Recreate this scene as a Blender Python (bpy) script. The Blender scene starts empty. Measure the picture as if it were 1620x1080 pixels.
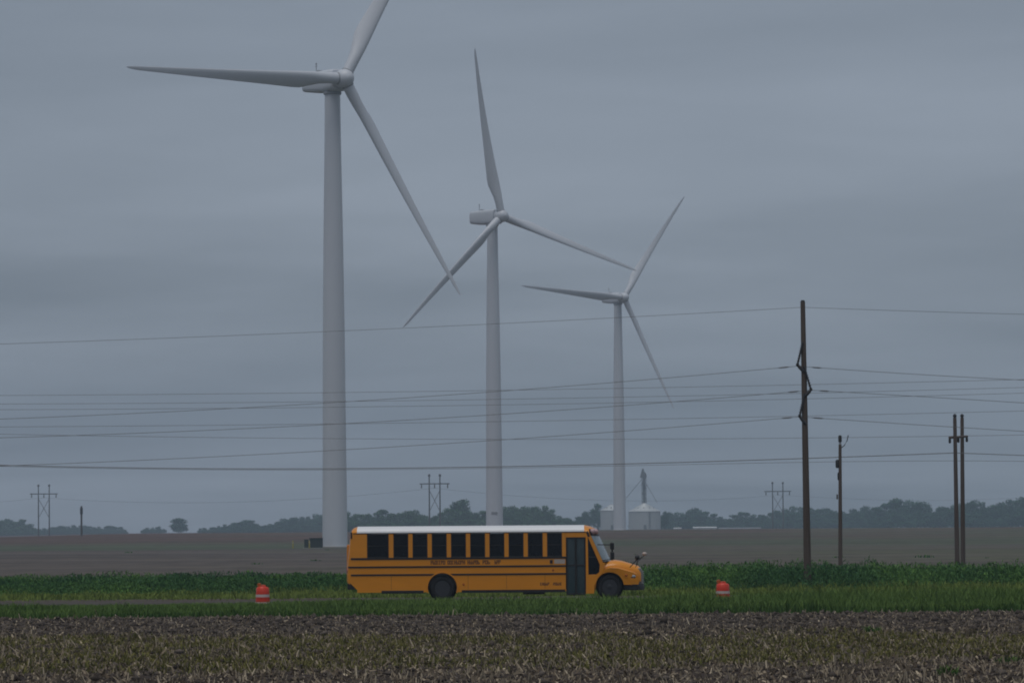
import bpy, bmesh, math, random
import numpy as np
from mathutils import Vector, Matrix

random.seed(7)
RNG = np.random.default_rng(11)
scene = bpy.context.scene
COL = scene.collection
R = math.radians

# ------------------------------------------------------------------ camera
F = 6750.0                      # focal length in photo pixels (150 mm on 36 mm, 1620 px wide)
CAM = Vector((0.0, 0.0, 2.86))
PITCH = math.atan(298.0 / F)
ROLL = R(0.43)
fw = Vector((0, math.cos(PITCH), math.sin(PITCH)))
u0 = Vector((0, -math.sin(PITCH), math.cos(PITCH)))
r0 = Vector((1, 0, 0))
rt = r0 * math.cos(ROLL) - u0 * math.sin(ROLL)
up = u0 * math.cos(ROLL) + r0 * math.sin(ROLL)
cam_data = bpy.data.cameras.new('camera')
cam = bpy.data.objects.new('camera', cam_data)
COL.objects.link(cam)
cam_data.lens = 150.0
cam_data.sensor_width = 36.0
cam_data.sensor_fit = 'HORIZONTAL'
cam_data.clip_start = 0.5
cam_data.clip_end = 12000.0
m = Matrix((rt, up, -fw)).transposed().to_4x4()
m.translation = CAM
cam.matrix_world = m
scene.camera = cam

def at(px, py, Y):
    """photo pixel -> world point on the plane at distance Y"""
    d = fw + rt * ((px - 810.0) / F) - up * ((py - 540.0) / F)
    return CAM + d * (Y / d.y)

def horizon(px):
    return 838.0 - math.tan(ROLL) * (px - 810.0)

# ------------------------------------------------------------------ world, sun, exposure
SUN_EL, SUN_AZ = R(74), R(205)      # azimuth measured clockwise from +Y
world = bpy.data.worlds.new('World')
scene.world = world
world.use_nodes = True
wn, wl = world.node_tree.nodes, world.node_tree.links
wn.clear()
w_out = wn.new('ShaderNodeOutputWorld')
w_mix = wn.new('ShaderNodeMixShader')
w_mix.inputs[0].default_value = 0.92
bg_sky = wn.new('ShaderNodeBackground'); bg_sky.inputs[1].default_value = 0.08
bg_cloud = wn.new('ShaderNodeBackground'); bg_cloud.inputs[1].default_value = 1.0
nish = wn.new('ShaderNodeTexSky'); nish.sky_type = 'NISHITA'; nish.sun_disc = False
nish.sun_elevation = SUN_EL; nish.sun_rotation = SUN_AZ
wl.new(nish.outputs[0], bg_sky.inputs[0])
tc = wn.new('ShaderNodeTexCoord')
sep = wn.new('ShaderNodeSeparateXYZ'); wl.new(tc.outputs['Generated'], sep.inputs[0])
def wmath(op, a, b=None):
    n = wn.new('ShaderNodeMath'); n.operation = op
    for i, v in enumerate((a, b)):
        if v is None: continue
        if isinstance(v, (int, float)): n.inputs[i].default_value = v
        else: wl.new(v, n.inputs[i])
    return n.outputs[0]
den = wmath('ADD', wmath('MAXIMUM', sep.outputs[2], 0.0), 0.07)
comb = wn.new('ShaderNodeCombineXYZ')
wl.new(wmath('DIVIDE', sep.outputs[0], den), comb.inputs[0])
wl.new(wmath('DIVIDE', sep.outputs[1], den), comb.inputs[1])
def wnoise(scale, detail, rough, dist, off):
    mp = wn.new('ShaderNodeMapping'); mp.inputs['Location'].default_value = off
    wl.new(comb.outputs[0], mp.inputs[0])
    n = wn.new('ShaderNodeTexNoise'); n.inputs['Scale'].default_value = scale
    n.inputs['Detail'].default_value = detail; n.inputs['Roughness'].default_value = rough
    n.inputs['Distortion'].default_value = dist
    wl.new(mp.outputs[0], n.inputs['Vector'])
    return n.outputs[0]
nA = wnoise(0.42, 5, 0.5, 0.4, (3.3, 1.2, 0))
nB = wnoise(1.5, 6, 0.55, 0.6, (9.1, 4.4, 2))
nmix = wmath('ADD', wmath('MULTIPLY', nA, 0.84), wmath('MULTIPLY', nB, 0.16))
ramp = wn.new('ShaderNodeValToRGB')
ramp.color_ramp.elements[0].position = 0.34; ramp.color_ramp.elements[0].color = (0.160, 0.188, 0.230, 1)
ramp.color_ramp.elements[1].position = 0.66; ramp.color_ramp.elements[1].color = (0.292, 0.333, 0.398, 1)
wl.new(nmix, ramp.inputs[0])
wl.new(ramp.outputs[0], bg_cloud.inputs[0])
wl.new(bg_sky.outputs[0], w_mix.inputs[1])
wl.new(bg_cloud.outputs[0], w_mix.inputs[2])
wl.new(w_mix.outputs[0], w_out.inputs[0])

sun_d = bpy.data.lights.new('sun', 'SUN')
sun_d.energy = 1.3
sun_d.angle = R(45)
sun_d.color = (1.0, 0.97, 0.93)
sun = bpy.data.objects.new('sun', sun_d)
COL.objects.link(sun)
sun_dir = Vector((math.sin(SUN_AZ) * math.cos(SUN_EL), math.cos(SUN_AZ) * math.cos(SUN_EL), math.sin(SUN_EL)))
sun.rotation_euler = sun_dir.to_track_quat('Z', 'Y').to_euler()
sun.location = (0, 0, 300)

scene.view_settings.view_transform = 'Standard'
scene.view_settings.look = 'None'
scene.view_settings.exposure = 0.0
scene.view_settings.gamma = 1.0
scene.view_settings.use_curve_mapping = False
scene.cycles.filter_width = 1.9
scene.cycles.volume_bounces = 1

# ------------------------------------------------------------------ materials
MATS = {}
def mat(name, color, rough=0.7, metal=0.0, var=0.12, scale=6.0, bump=0.0, bscale=30.0, spec=0.5,
        color2=None, attr=None, coat=0.0, stretch=(1, 1, 1)):
    m_ = bpy.data.materials.new(name); m_.use_nodes = True
    n, l = m_.node_tree.nodes, m_.node_tree.links
    b = n['Principled BSDF']
    b.inputs['Roughness'].default_value = rough
    b.inputs['Metallic'].default_value = metal
    b.inputs['Specular IOR Level'].default_value = spec
    b.inputs['Coat Weight'].default_value = coat
    c2 = color2 if color2 else tuple(min(1, c * (1 + var)) for c in color)
    c1 = color if color2 else tuple(c * (1 - var) for c in color)
    mix = n.new('ShaderNodeMix'); mix.data_type = 'RGBA'
    mix.inputs['A'].default_value = (*c1, 1); mix.inputs['B'].default_value = (*c2, 1)
    if attr:
        a = n.new('ShaderNodeAttribute'); a.attribute_name = attr
        l.new(a.outputs['Fac'], mix.inputs['Factor'])
    else:
        t = n.new('ShaderNodeTexCoord'); mp = n.new('ShaderNodeMapping')
        mp.inputs['Scale'].default_value = stretch
        l.new(t.outputs['Object'], mp.inputs[0])
        ns = n.new('ShaderNodeTexNoise'); ns.inputs['Scale'].default_value = scale
        ns.inputs['Detail'].default_value = 5
        l.new(mp.outputs[0], ns.inputs['Vector'])
        l.new(ns.outputs[0], mix.inputs['Factor'])
    l.new(mix.outputs['Result'], b.inputs['Base Color'])
    if bump > 0:
        t2 = n.new('ShaderNodeTexCoord')
        nb = n.new('ShaderNodeTexNoise'); nb.inputs['Scale'].default_value = bscale
        l.new(t2.outputs['Object'], nb.inputs['Vector'])
        bp = n.new('ShaderNodeBump'); bp.inputs['Strength'].default_value = bump
        l.new(nb.outputs[0], bp.inputs['Height']); l.new(bp.outputs[0], b.inputs['Normal'])
    MATS[name] = m_
    return m_

mat('turbine_white', (0.60, 0.62, 0.66), 0.38, var=0.05, scale=0.35, stretch=(1, 1, 0.12))
mat('turbine_grey', (0.30, 0.31, 0.33), 0.6, var=0.1, scale=1)
mat('bus_orange', (0.74, 0.265, 0.006), 0.33, var=0.11, scale=1.6, coat=0.25, stretch=(0.5, 1, 2))
mat('bus_white', (0.80, 0.80, 0.80), 0.4, var=0.04, scale=2)
mat('bus_black', (0.012, 0.011, 0.011), 0.5, var=0.2, scale=4)
mat('dark_glass', (0.004, 0.006, 0.010), 0.08, var=0.6, scale=1.1, spec=0.25)
mat('door_glass', (0.030, 0.052, 0.060), 0.08, var=0.35, scale=2.5, spec=0.6)
mat('windshield_glass', (0.22, 0.28, 0.31), 0.06, var=0.25, scale=2.0, spec=0.7)  # sky reflection painted in as a pale base colour
mat('rubber', (0.010, 0.010, 0.012), 0.85, var=0.25, scale=12)
mat('wheel_black', (0.030, 0.031, 0.036), 0.45, var=0.2, scale=8)
mat('lens_pink', (0.50, 0.33, 0.33), 0.2, var=0.12, scale=9)
mat('lens_amber', (0.42, 0.10, 0.015), 0.25)
mat('lens_red', (0.45, 0.02, 0.015), 0.25)
mat('chrome', (0.55, 0.55, 0.55), 0.2, metal=0.9)
mat('grille_grey', (0.28, 0.27, 0.25), 0.4, metal=0.5)
mat('decal_dark', (0.215, 0.078, 0.014), 0.6, var=0.35, scale=7)
mat('decal_pale', (0.46, 0.38, 0.33), 0.5)
mat('drum_orange', (0.66, 0.040, 0.012), 0.45, var=0.10, scale=5)
mat('drum_white', (0.56, 0.45, 0.42), 0.4, var=0.08, scale=8)
mat('pole_wood', (0.060, 0.042, 0.034), 0.85, color2=(0.12, 0.088, 0.070), scale=3, stretch=(4, 4, 0.25), bump=0.3, bscale=12)
mat('pole_dark', (0.020, 0.019, 0.019), 0.7, var=0.2)
mat('pole_cap', (0.30, 0.31, 0.33), 0.5)
mat('insulator', (0.045, 0.040, 0.042), 0.35)
mat('wire', (0.11, 0.115, 0.125), 0.5, metal=0.3)
mat('far_wood', (0.085, 0.075, 0.070), 0.85, var=0.2, scale=2)
mat('galvanised', (0.50, 0.52, 0.52), 0.5, metal=0.25, var=0.08, scale=0.6)
mat('galvanised_dark', (0.20, 0.22, 0.23), 0.5, metal=0.3, var=0.1, scale=0.6)
mat('box_green', (0.016, 0.026, 0.022), 0.6, var=0.15)
mat('bollard_yellow', (0.32, 0.27, 0.05), 0.55, var=0.12)
mat('concrete', (0.30, 0.29, 0.27), 0.85)
mat('shed_white', (0.62, 0.62, 0.60), 0.6)
mat('shed_grey', (0.34, 0.34, 0.35), 0.6)
mat('bark', (0.045, 0.036, 0.030), 0.9, var=0.25)
mat('leaf_dark', (0.014, 0.052, 0.028), 0.75, color2=(0.045, 0.125, 0.062), attr='tint', spec=0.25)
mat('leaf_mid', (0.020, 0.060, 0.024), 0.75, color2=(0.065, 0.150, 0.055), attr='tint', spec=0.25)
mat('grass', (0.034, 0.085, 0.014), 0.75, color2=(0.125, 0.200, 0.040), attr='tint', spec=0.25)
mat('verge', (0.075, 0.120, 0.020), 0.8, color2=(0.190, 0.240, 0.050), attr='tint', spec=0.25)
mat('weeds', (0.017, 0.074, 0.026), 0.75, color2=(0.125, 0.245, 0.045), attr='tint', spec=0.25)
mat('field_weed', (0.070, 0.078, 0.014), 0.8, color2=(0.205, 0.180, 0.055), attr='tint', spec=0.25)
mat('straw', (0.120, 0.086, 0.056), 0.8, color2=(0.62, 0.51, 0.36), attr='tint', spec=0.25)
mat('clod', (0.034, 0.026, 0.021), 0.95, color2=(0.150, 0.124, 0.104), attr='tint', spec=0.15)
mat('shoulder_dirt', (0.050, 0.040, 0.032), 0.95, color2=(0.100, 0.082, 0.062), scale=1.2, spec=0.2)
mat('gravel', (0.048, 0.040, 0.034), 0.95, color2=(0.090, 0.076, 0.064), scale=2.5, bump=0.4, bscale=20, spec=0.2)

# ground: colours of the different fields, by where they lie
def ground_material():
    m_ = bpy.data.materials.new('ground_soil'); m_.use_nodes = True
    n, l = m_.node_tree.nodes, m_.node_tree.links
    b = n['Principled BSDF']; b.inputs['Roughness'].default_value = 0.95
    b.inputs['Specular IOR Level'].default_value = 0.1
    g = n.new('ShaderNodeNewGeometry'); s = n.new('ShaderNodeSeparateXYZ')
    l.new(g.outputs['Position'], s.inputs[0])
    def M(op, a, c=None):
        x = n.new('ShaderNodeMath'); x.operation = op
        for i, v in enumerate((a, c)):
            if v is None: continue
            if isinstance(v, (int, float)): x.inputs[i].default_value = v
            else: l.new(v, x.inputs[i])
        return x.outputs[0]
    def noise(scale, sc, detail=4):
        mp = n.new('ShaderNodeMapping'); mp.inputs['Scale'].default_value = sc
        l.new(g.outputs['Position'], mp.inputs[0])
        x = n.new('ShaderNodeTexNoise'); x.inputs['Scale'].default_value = scale
        x.inputs['Detail'].default_value = detail
        l.new(mp.outputs[0], x.inputs['Vector'])
        return x.outputs[0]
    warp = M('MULTIPLY', M('SUBTRACT', noise(1.0, (0.012, 0.006, 0)), 0.5), 0.14)
    yy = M('MULTIPLY', s.outputs[1], M('ADD', 1.0, M('MULTIPLY', warp, M('GREATER_THAN', s.outputs[1], 232.0))))
    t = M('DIVIDE', 64.35, M('MAXIMUM', yy, 20.0))        # 19305 / 300 / Y
    rp = n.new('ShaderNodeValToRGB'); cr = rp.color_ramp
    stops = [(0.0, (.092, .060, .052)), (.068, (.094, .062, .052)), (.075, (.070, .082, .052)), (.089, (.072, .084, .054)),
             (.094, (.096, .082, .074)), (.19, (.104, .089, .079)), (.26, (.088, .076, .062)), (.286, (.04, .05, .025)),
             (.316, (.085, .088, .042)), (.376, (.075, .078, .038)), (.384, (.03, .036, .02)), (.447, (.03, .034, .02)),
             (.456, (.046, .037, .034)), (1.0, (.056, .042, .034))]
    while len(cr.elements) < len(stops): cr.elements.new(0.5)
    for e, (p, c) in zip(cr.elements, stops): e.position = p; e.color = (*c, 1)
    l.new(t, rp.inputs[0])
    # olive weeds spreading over the far field, more to the right
    olive = n.new('ShaderNodeMix'); olive.data_type = 'RGBA'
    olive.inputs['B'].default_value = (0.082, 0.086, 0.054, 1)
    rr = n.new('ShaderNodeMapRange'); rr.inputs[1].default_value = -0.30; rr.inputs[2].default_value = 0.30
    rr.inputs[3].default_value = -0.55; rr.inputs[4].default_value = 0.45
    l.new(M('DIVIDE', s.outputs[0], M('MULTIPLY', yy, 0.4)), rr.inputs[0])
    fac = M('ADD', M('MULTIPLY', M('SUBTRACT', noise(1.0, (0.02, 0.011, 0), 5), 0.42), 3.0), rr.outputs[0])
    fac = M('MULTIPLY', M('MINIMUM', M('MAXIMUM', fac, 0.0), 0.85), M('GREATER_THAN', s.outputs[1], 232.0))
    l.new(fac, olive.inputs['Factor']); l.new(rp.outputs[0], olive.inputs['A'])
    mul = n.new('ShaderNodeMix'); mul.data_type = 'RGBA'; mul.blend_type = 'MULTIPLY'
    mul.inputs['Factor'].default_value = 1.0
    r2 = n.new('ShaderNodeValToRGB')
    r2.color_ramp.elements[0].position = 0.36; r2.color_ramp.elements[0].color = (.55, .55, .55, 1)
    r2.color_ramp.elements[1].position = 0.64; r2.color_ramp.elements[1].color = (1.35, 1.33, 1.3, 1)
    nn = M('ADD', M('ADD', M('MULTIPLY', noise(1.0, (.35, .05, 1), 8), 0.30), M('MULTIPLY', noise(3.0, (1, 1, 1), 6), 0.22)), M('MULTIPLY', noise(1.0, (.009, .035, 1), 7), 0.48))
    l.new(nn, r2.inputs[0])
    l.new(olive.outputs['Result'], mul.inputs['A']); l.new(r2.outputs[0], mul.inputs['B'])
    l.new(mul.outputs['Result'], b.inputs['Base Color'])
    MATS['ground_soil'] = m_
ground_material()

# ------------------------------------------------------------------ mesh helpers
class MB:
    def __init__(s): s.v = []; s.f = []
    def add(s, vs, fs):
        o = len(s.v); s.v += [tuple(v) for v in vs]; s.f += [tuple(i + o for i in f) for f in fs]; return s
    def box(s, x0, x1, y0, y1, z0, z1):
        v = [(x, y, z) for x in (x0, x1) for y in (y0, y1) for z in (z0, z1)]
        return s.add(v, [(0, 1, 3, 2), (4, 6, 7, 5), (0, 4, 5, 1), (2, 3, 7, 6), (0, 2, 6, 4), (1, 5, 7, 3)])
    def prism(s, poly, y0, y1):
        """polygon in x,z pulled along y"""
        n = len(poly)
        v = [(x, y0, z) for x, z in poly] + [(x, y1, z) for x, z in poly]
        f = [tuple(range(n)), tuple(range(2 * n - 1, n - 1, -1))]
        f += [((i + 1) % n, i, i + n, (i + 1) % n + n) for i in range(n)]
        return s.add(v, f)
    def tube(s, p0, p1, ra, rb=None, n=10, cap=True):
        rb = ra if rb is None else rb
        p0, p1 = Vector(p0), Vector(p1); d = (p1 - p0).normalized()
        a = d.orthogonal().normalized(); b = d.cross(a)
        v = []
        for p, r_ in ((p0, ra), (p1, rb)):
            for i in range(n):
                t = 2 * math.pi * i / n
                v.append(p + (a * math.cos(t) + b * math.sin(t)) * r_)
        f = [(i, (i + 1) % n, n + (i + 1) % n, n + i) for i in range(n)]
        if cap: f += [tuple(range(n - 1, -1, -1)), tuple(range(n, 2 * n))]
        return s.add(v, f)
    def path(s, pts, r_, n=6):
        pts = [Vector(p) for p in pts]; v = []; N = len(pts)
        for k, p in enumerate(pts):
            d = (pts[min(k + 1, N - 1)] - pts[max(k - 1, 0)]).normalized()
            ref = Vector((0, 0, 1)) if abs(d.z) < 0.9 else Vector((1, 0, 0))
            a = d.cross(ref).normalized(); b = d.cross(a)
            rr = r_[k] if isinstance(r_, (list, tuple)) else r_
            for i in range(n):
                t = 2 * math.pi * i / n
                v.append(p + (a * math.cos(t) + b * math.sin(t)) * rr)
        f = [(k * n + i, k * n + (i + 1) % n, (k + 1) * n + (i + 1) % n, (k + 1) * n + i) for k in range(N - 1) for i in range(n)]
        f += [tuple(range(n)), tuple(range((N - 1) * n, N * n))]
        return s.add(v, f)
    def loft(s, rings, closed=True, cap=True):
        n = len(rings[0]); v = [p for r_ in rings for p in r_]
        m_ = n if closed else n - 1
        f = [(k * n + i, k * n + (i + 1) % n, (k + 1) * n + (i + 1) % n, (k + 1) * n + i) for k in range(len(rings) - 1) for i in range(m_)]
        if cap and closed: f += [tuple(range(n - 1, -1, -1)), tuple(range((len(rings) - 1) * n, len(rings) * n))]
        return s.add(v, f)
    def lathe(s, prof, c, axis='y', n=28, cap=True):
        """profile of (radius, offset) round an axis through c"""
        rings = []
        for r_, o in prof:
            ring = []
            for i in range(n):
                t = 2 * math.pi * i / n
                if axis == 'y': ring.append((c[0] + r_ * math.cos(t), c[1] + o, c[2] + r_ * math.sin(t)))
                elif axis == 'z': ring.append((c[0] + r_ * math.cos(t), c[1] + r_ * math.sin(t), c[2] + o))
                else: ring.append((c[0] + o, c[1] + r_ * math.cos(t), c[2] + r_ * math.sin(t)))
            rings.append(ring)
        return s.loft(rings, cap=cap)
    def ball(s, c, rx, ry, rz, n=14, k=8):
        rings = []
        for j in range(1, k):
            ph = math.pi * j / k
            rings.append([(c[0] + rx * math.sin(ph) * math.cos(2 * math.pi * i / n), c[1] + ry * math.sin(ph) * math.sin(2 * math.pi * i / n),
                           c[2] - rz * math.cos(ph)) for i in range(n)])
        return s.loft(rings)
    def build(s, name, material, parent=None, smooth=False, bevel=0.0):
        me = bpy.data.meshes.new(name); me.from_pydata(s.v, [], s.f)
        bm = bmesh.new(); bm.from_mesh(me); bmesh.ops.recalc_face_normals(bm, faces=bm.faces); bm.to_mesh(me); bm.free()
        me.materials.append(MATS[material])
        o = bpy.data.objects.new(name, me); COL.objects.link(o)
        if parent: o.parent = parent
        if smooth:
            me.polygons.foreach_set('use_smooth', [True] * len(me.polygons))
            me.set_sharp_from_angle(angle=R(38))
        if bevel > 0:
            bv = o.modifiers.new('bevel', 'BEVEL'); bv.width = bevel; bv.segments = 2; bv.limit_method = 'ANGLE'; bv.angle_limit = R(35)
        return o

def tag(o, label=None, cat=None, group=None, kind=None):
    if label: o['label'] = label
    if cat: o['category'] = cat
    if group: o['group'] = group
    if kind: o['kind'] = kind
    return o
def empty(name, loc, rz=0.0):
    o = bpy.data.objects.new(name, None); COL.objects.link(o)
    o.empty_display_size = 0.2
    o.location = loc; o.rotation_euler = (0, 0, rz); return o
def copy_tree(o, parent=None):
    c = o.copy(); COL.objects.link(c); c.parent = parent
    for ch in [x for x in bpy.data.objects if x.parent == o]: copy_tree(ch, c)
    return c
def fast_mesh(name, V, Fc, material, tint=None, parent=None):
    """V (n,3) array, Fc (m,k) array, tint per face"""
    me = bpy.data.meshes.new(name)
    k = Fc.shape[1]
    me.vertices.add(len(V)); me.vertices.foreach_set('co', np.ascontiguousarray(V, dtype=np.float32).ravel())
    me.loops.add(Fc.size); me.loops.foreach_set('vertex_index', np.ascontiguousarray(Fc, dtype=np.int32).ravel())
    me.polygons.add(len(Fc)); me.polygons.foreach_set('loop_start', np.arange(0, Fc.size, k, dtype=np.int32))
    me.update(calc_edges=True)
    if tint is not None:
        a = me.attributes.new('tint', 'FLOAT', 'FACE'); a.data.foreach_set('value', np.asarray(tint, dtype=np.float32))
    me.materials.append(MATS[material])
    o = bpy.data.objects.new(name, me); COL.objects.link(o)
    if parent: o.parent = parent
    return o

# value noise in numpy
def _hash(ix, iy, seed):
    h = (ix.astype(np.int64) * 374761393 + iy.astype(np.int64) * 668265263 + seed * 974711) & 0x7fffffff
    h = (h ^ (h >> 13)) * 1274126177 & 0x7fffffff
    return ((h ^ (h >> 16)) & 0xffff) / 65535.0
def vnoise(x, y, seed=0):
    ix, iy = np.floor(x), np.floor(y); fx, fy = x - ix, y - iy
    fx = fx * fx * (3 - 2 * fx); fy = fy * fy * (3 - 2 * fy)
    a = _hash(ix, iy, seed); b = _hash(ix + 1, iy, seed); c = _hash(ix, iy + 1, seed); d = _hash(ix + 1, iy + 1, seed)
    return (a * (1 - fx) + b * fx) * (1 - fy) + (c * (1 - fx) + d * fx) * fy
def sstep(a, b, x):
    t = np.clip((np.asarray(x, dtype=float) - a) / (b - a), 0, 1); return t * t * (3 - 2 * t)

# ------------------------------------------------------------------ terrain
ROAD_Y0, ROAD_Y1 = 172.3, 180.6
def terrain(X, Y):
    X = np.asarray(X, dtype=float); Y = np.asarray(Y, dtype=float)
    z = 2.5 * sstep(750, 1250, Y) * (0.15 + 0.85 * sstep(-190, -128, X * 1400.0 / np.maximum(Y, 1400.0)))
    z = z - 0.07 * sstep(140, 150, Y) * (1 - sstep(169, 172, Y))
    z = z - 0.16 * sstep(169.5, 171.2, Y) * (1 - sstep(181, 182, Y))
    z = z - 0.12 * sstep(180, 182, Y) * (1 - sstep(186, 190, Y))
    z = z - 0.15 * sstep(184, 192, Y) * (1 - sstep(200, 210, Y))
    z = z + 0.35 * (vnoise(X / 90.0, Y / 140.0, 3) - 0.5) * sstep(240, 420, Y)
    soil = (1 - sstep(140.5, 143, Y)) * sstep(55, 62, Y)
    z = z + soil * (0.10 * (vnoise(X / 0.55, Y / 0.7, 5) - 0.5) + 0.09 * (vnoise(X / 0.22, Y / 0.25, 6) - 0.5)
                    + 0.10 * (vnoise(X / 4.0, Y / 6.0, 8) - 0.5))
    return z
def tz(x, y): return float(terrain(x, y))

xs = np.concatenate([np.array([-1600, -1200, -900, -700, -520, -400, -320, -260, -220, -180, -150, -120, -95, -75, -60, -48, -38, -30, -25]),
                     np.arange(-22, 22.01, 0.16),
                     -np.array([-1600, -1200, -900, -700, -520, -400, -320, -260, -220, -180, -150, -120, -95, -75, -60, -48, -38, -30, -25])[::-1]])
ys = np.concatenate([np.array([-60, -20, 10, 30, 45, 55, 62, 66]), np.arange(68, 144, 0.17), np.arange(145, 235, 1.5),
                     np.arange(240, 400, 12), np.arange(400, 1300, 30), np.array([1300, 1400, 1550, 1750, 2000, 2400, 3000, 3800, 5000])])
XX, YY = np.meshgrid(xs, ys)
ZZ = terrain(XX, YY)
V = np.stack([XX.ravel(), YY.ravel(), ZZ.ravel()], 1)
nx = len(xs)
ii = (np.arange(len(ys) - 1)[:, None] * nx + np.arange(nx - 1)[None, :]).ravel()
ground = fast_mesh('ground', V, np.stack([ii, ii + 1, ii + nx + 1, ii + nx], 1), 'ground_soil')
tag(ground, 'flat brown and olive farmland stretching to the horizon', 'ground', kind='structure')

# road: gravel sheet with low crown
rb = MB()
rx = list(range(-700, 701, 50))
prof = [(ROAD_Y0 - 0.9, -0.10), (ROAD_Y0, -0.03), (176.4, 0.008), (ROAD_Y1, -0.03), (ROAD_Y1 + 0.9, -0.10)]
rb.loft([[(x, y, z) for y, z in prof] for x in rx], closed=False)
road = rb.build('road', 'gravel', smooth=True)
tag(road, 'grey brown gravel road running behind the near grass verge', 'road', kind='structure')

sb = MB()
sb.loft([[(x, y, z) for y, z in ((ROAD_Y1 + .5, -.07), (ROAD_Y1 + 1.2, -.015), (185.6, -.02), (186.8, -.16))] for x in rx], closed=False)
tag(sb.build('gravel_shoulder', 'shoulder_dirt', smooth=True), 'bare brown dirt shoulder along the far side of the road', 'shoulder', kind='structure')

# ------------------------------------------------------------------ wind turbines
def blade_mesh():
    """span along +Z, leading edge towards +X, upwind towards +Y of the blade frame"""
    L = 41.2
    st = [0.0, .02, .05, .09, .13, .17, .21, .26, .33, .42, .52, .62, .72, .82, .90, .955, .985, 1.0]
    rings = []
    for s_ in st:
        if s_ < 0.05: ch, th, mixr = 1.95, 1.95, 1.0
        else:
            k = min(1.0, (s_ - 0.05) / 0.14)
            k = k * k * (3 - 2 * k)
            ch_full = 3.05 - 2.5 * max(0, (s_ - 0.19) / 0.81) ** 0.82
            ch = 1.95 + (ch_full - 1.95) * k if s_ < 0.19 else ch_full
            tr = 0.42 - 0.24 * min(1, max(0, (s_ - 0.15) / 0.5))
            th = 1.95 * (1 - k) + ch * tr * k
            mixr = 1 - k
        if s_ > 0.955: ch *= (1.0 - ((s_ - 0.955) / 0.045) ** 2 * 0.75); th *= (1.0 - ((s_ - 0.955) / 0.045) ** 2 * 0.7)
        beta = R(26) * max(0, 1 - s_ / 0.9) ** 1.2 + R(6)
        pre = 2.1 * s_ ** 2.2                 # prebend upwind
        ring = []
        n = 20
        for i in range(n):
            t = 2 * math.pi * i / n
            cx, cy = math.cos(t), math.sin(t)
            # circle
            ax, ay = 0.5 * ch * cx, 0.5 * th * cy
            # aerofoil: sharp trailing edge at -X
            c = (cx + 1) / 2
            prof_t = (c ** 0.95) * (1 - c) ** 0.5 * 2.2 * 0.5
            bx, by = ch * (c - 0.68), (1 if cy >= 0 else -0.7) * prof_t * th * 1.05
            x = ax * mixr + bx * (1 - mixr); y = ay * mixr + by * (1 - mixr)
            xr = x * math.cos(beta) - y * math.sin(beta)
            yr = x * math.sin(beta) + y * math.cos(beta)
            ring.append((xr, yr + pre, s_ * L))
        rings.append(ring)
    b = MB(); b.loft(rings); return b

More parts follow.
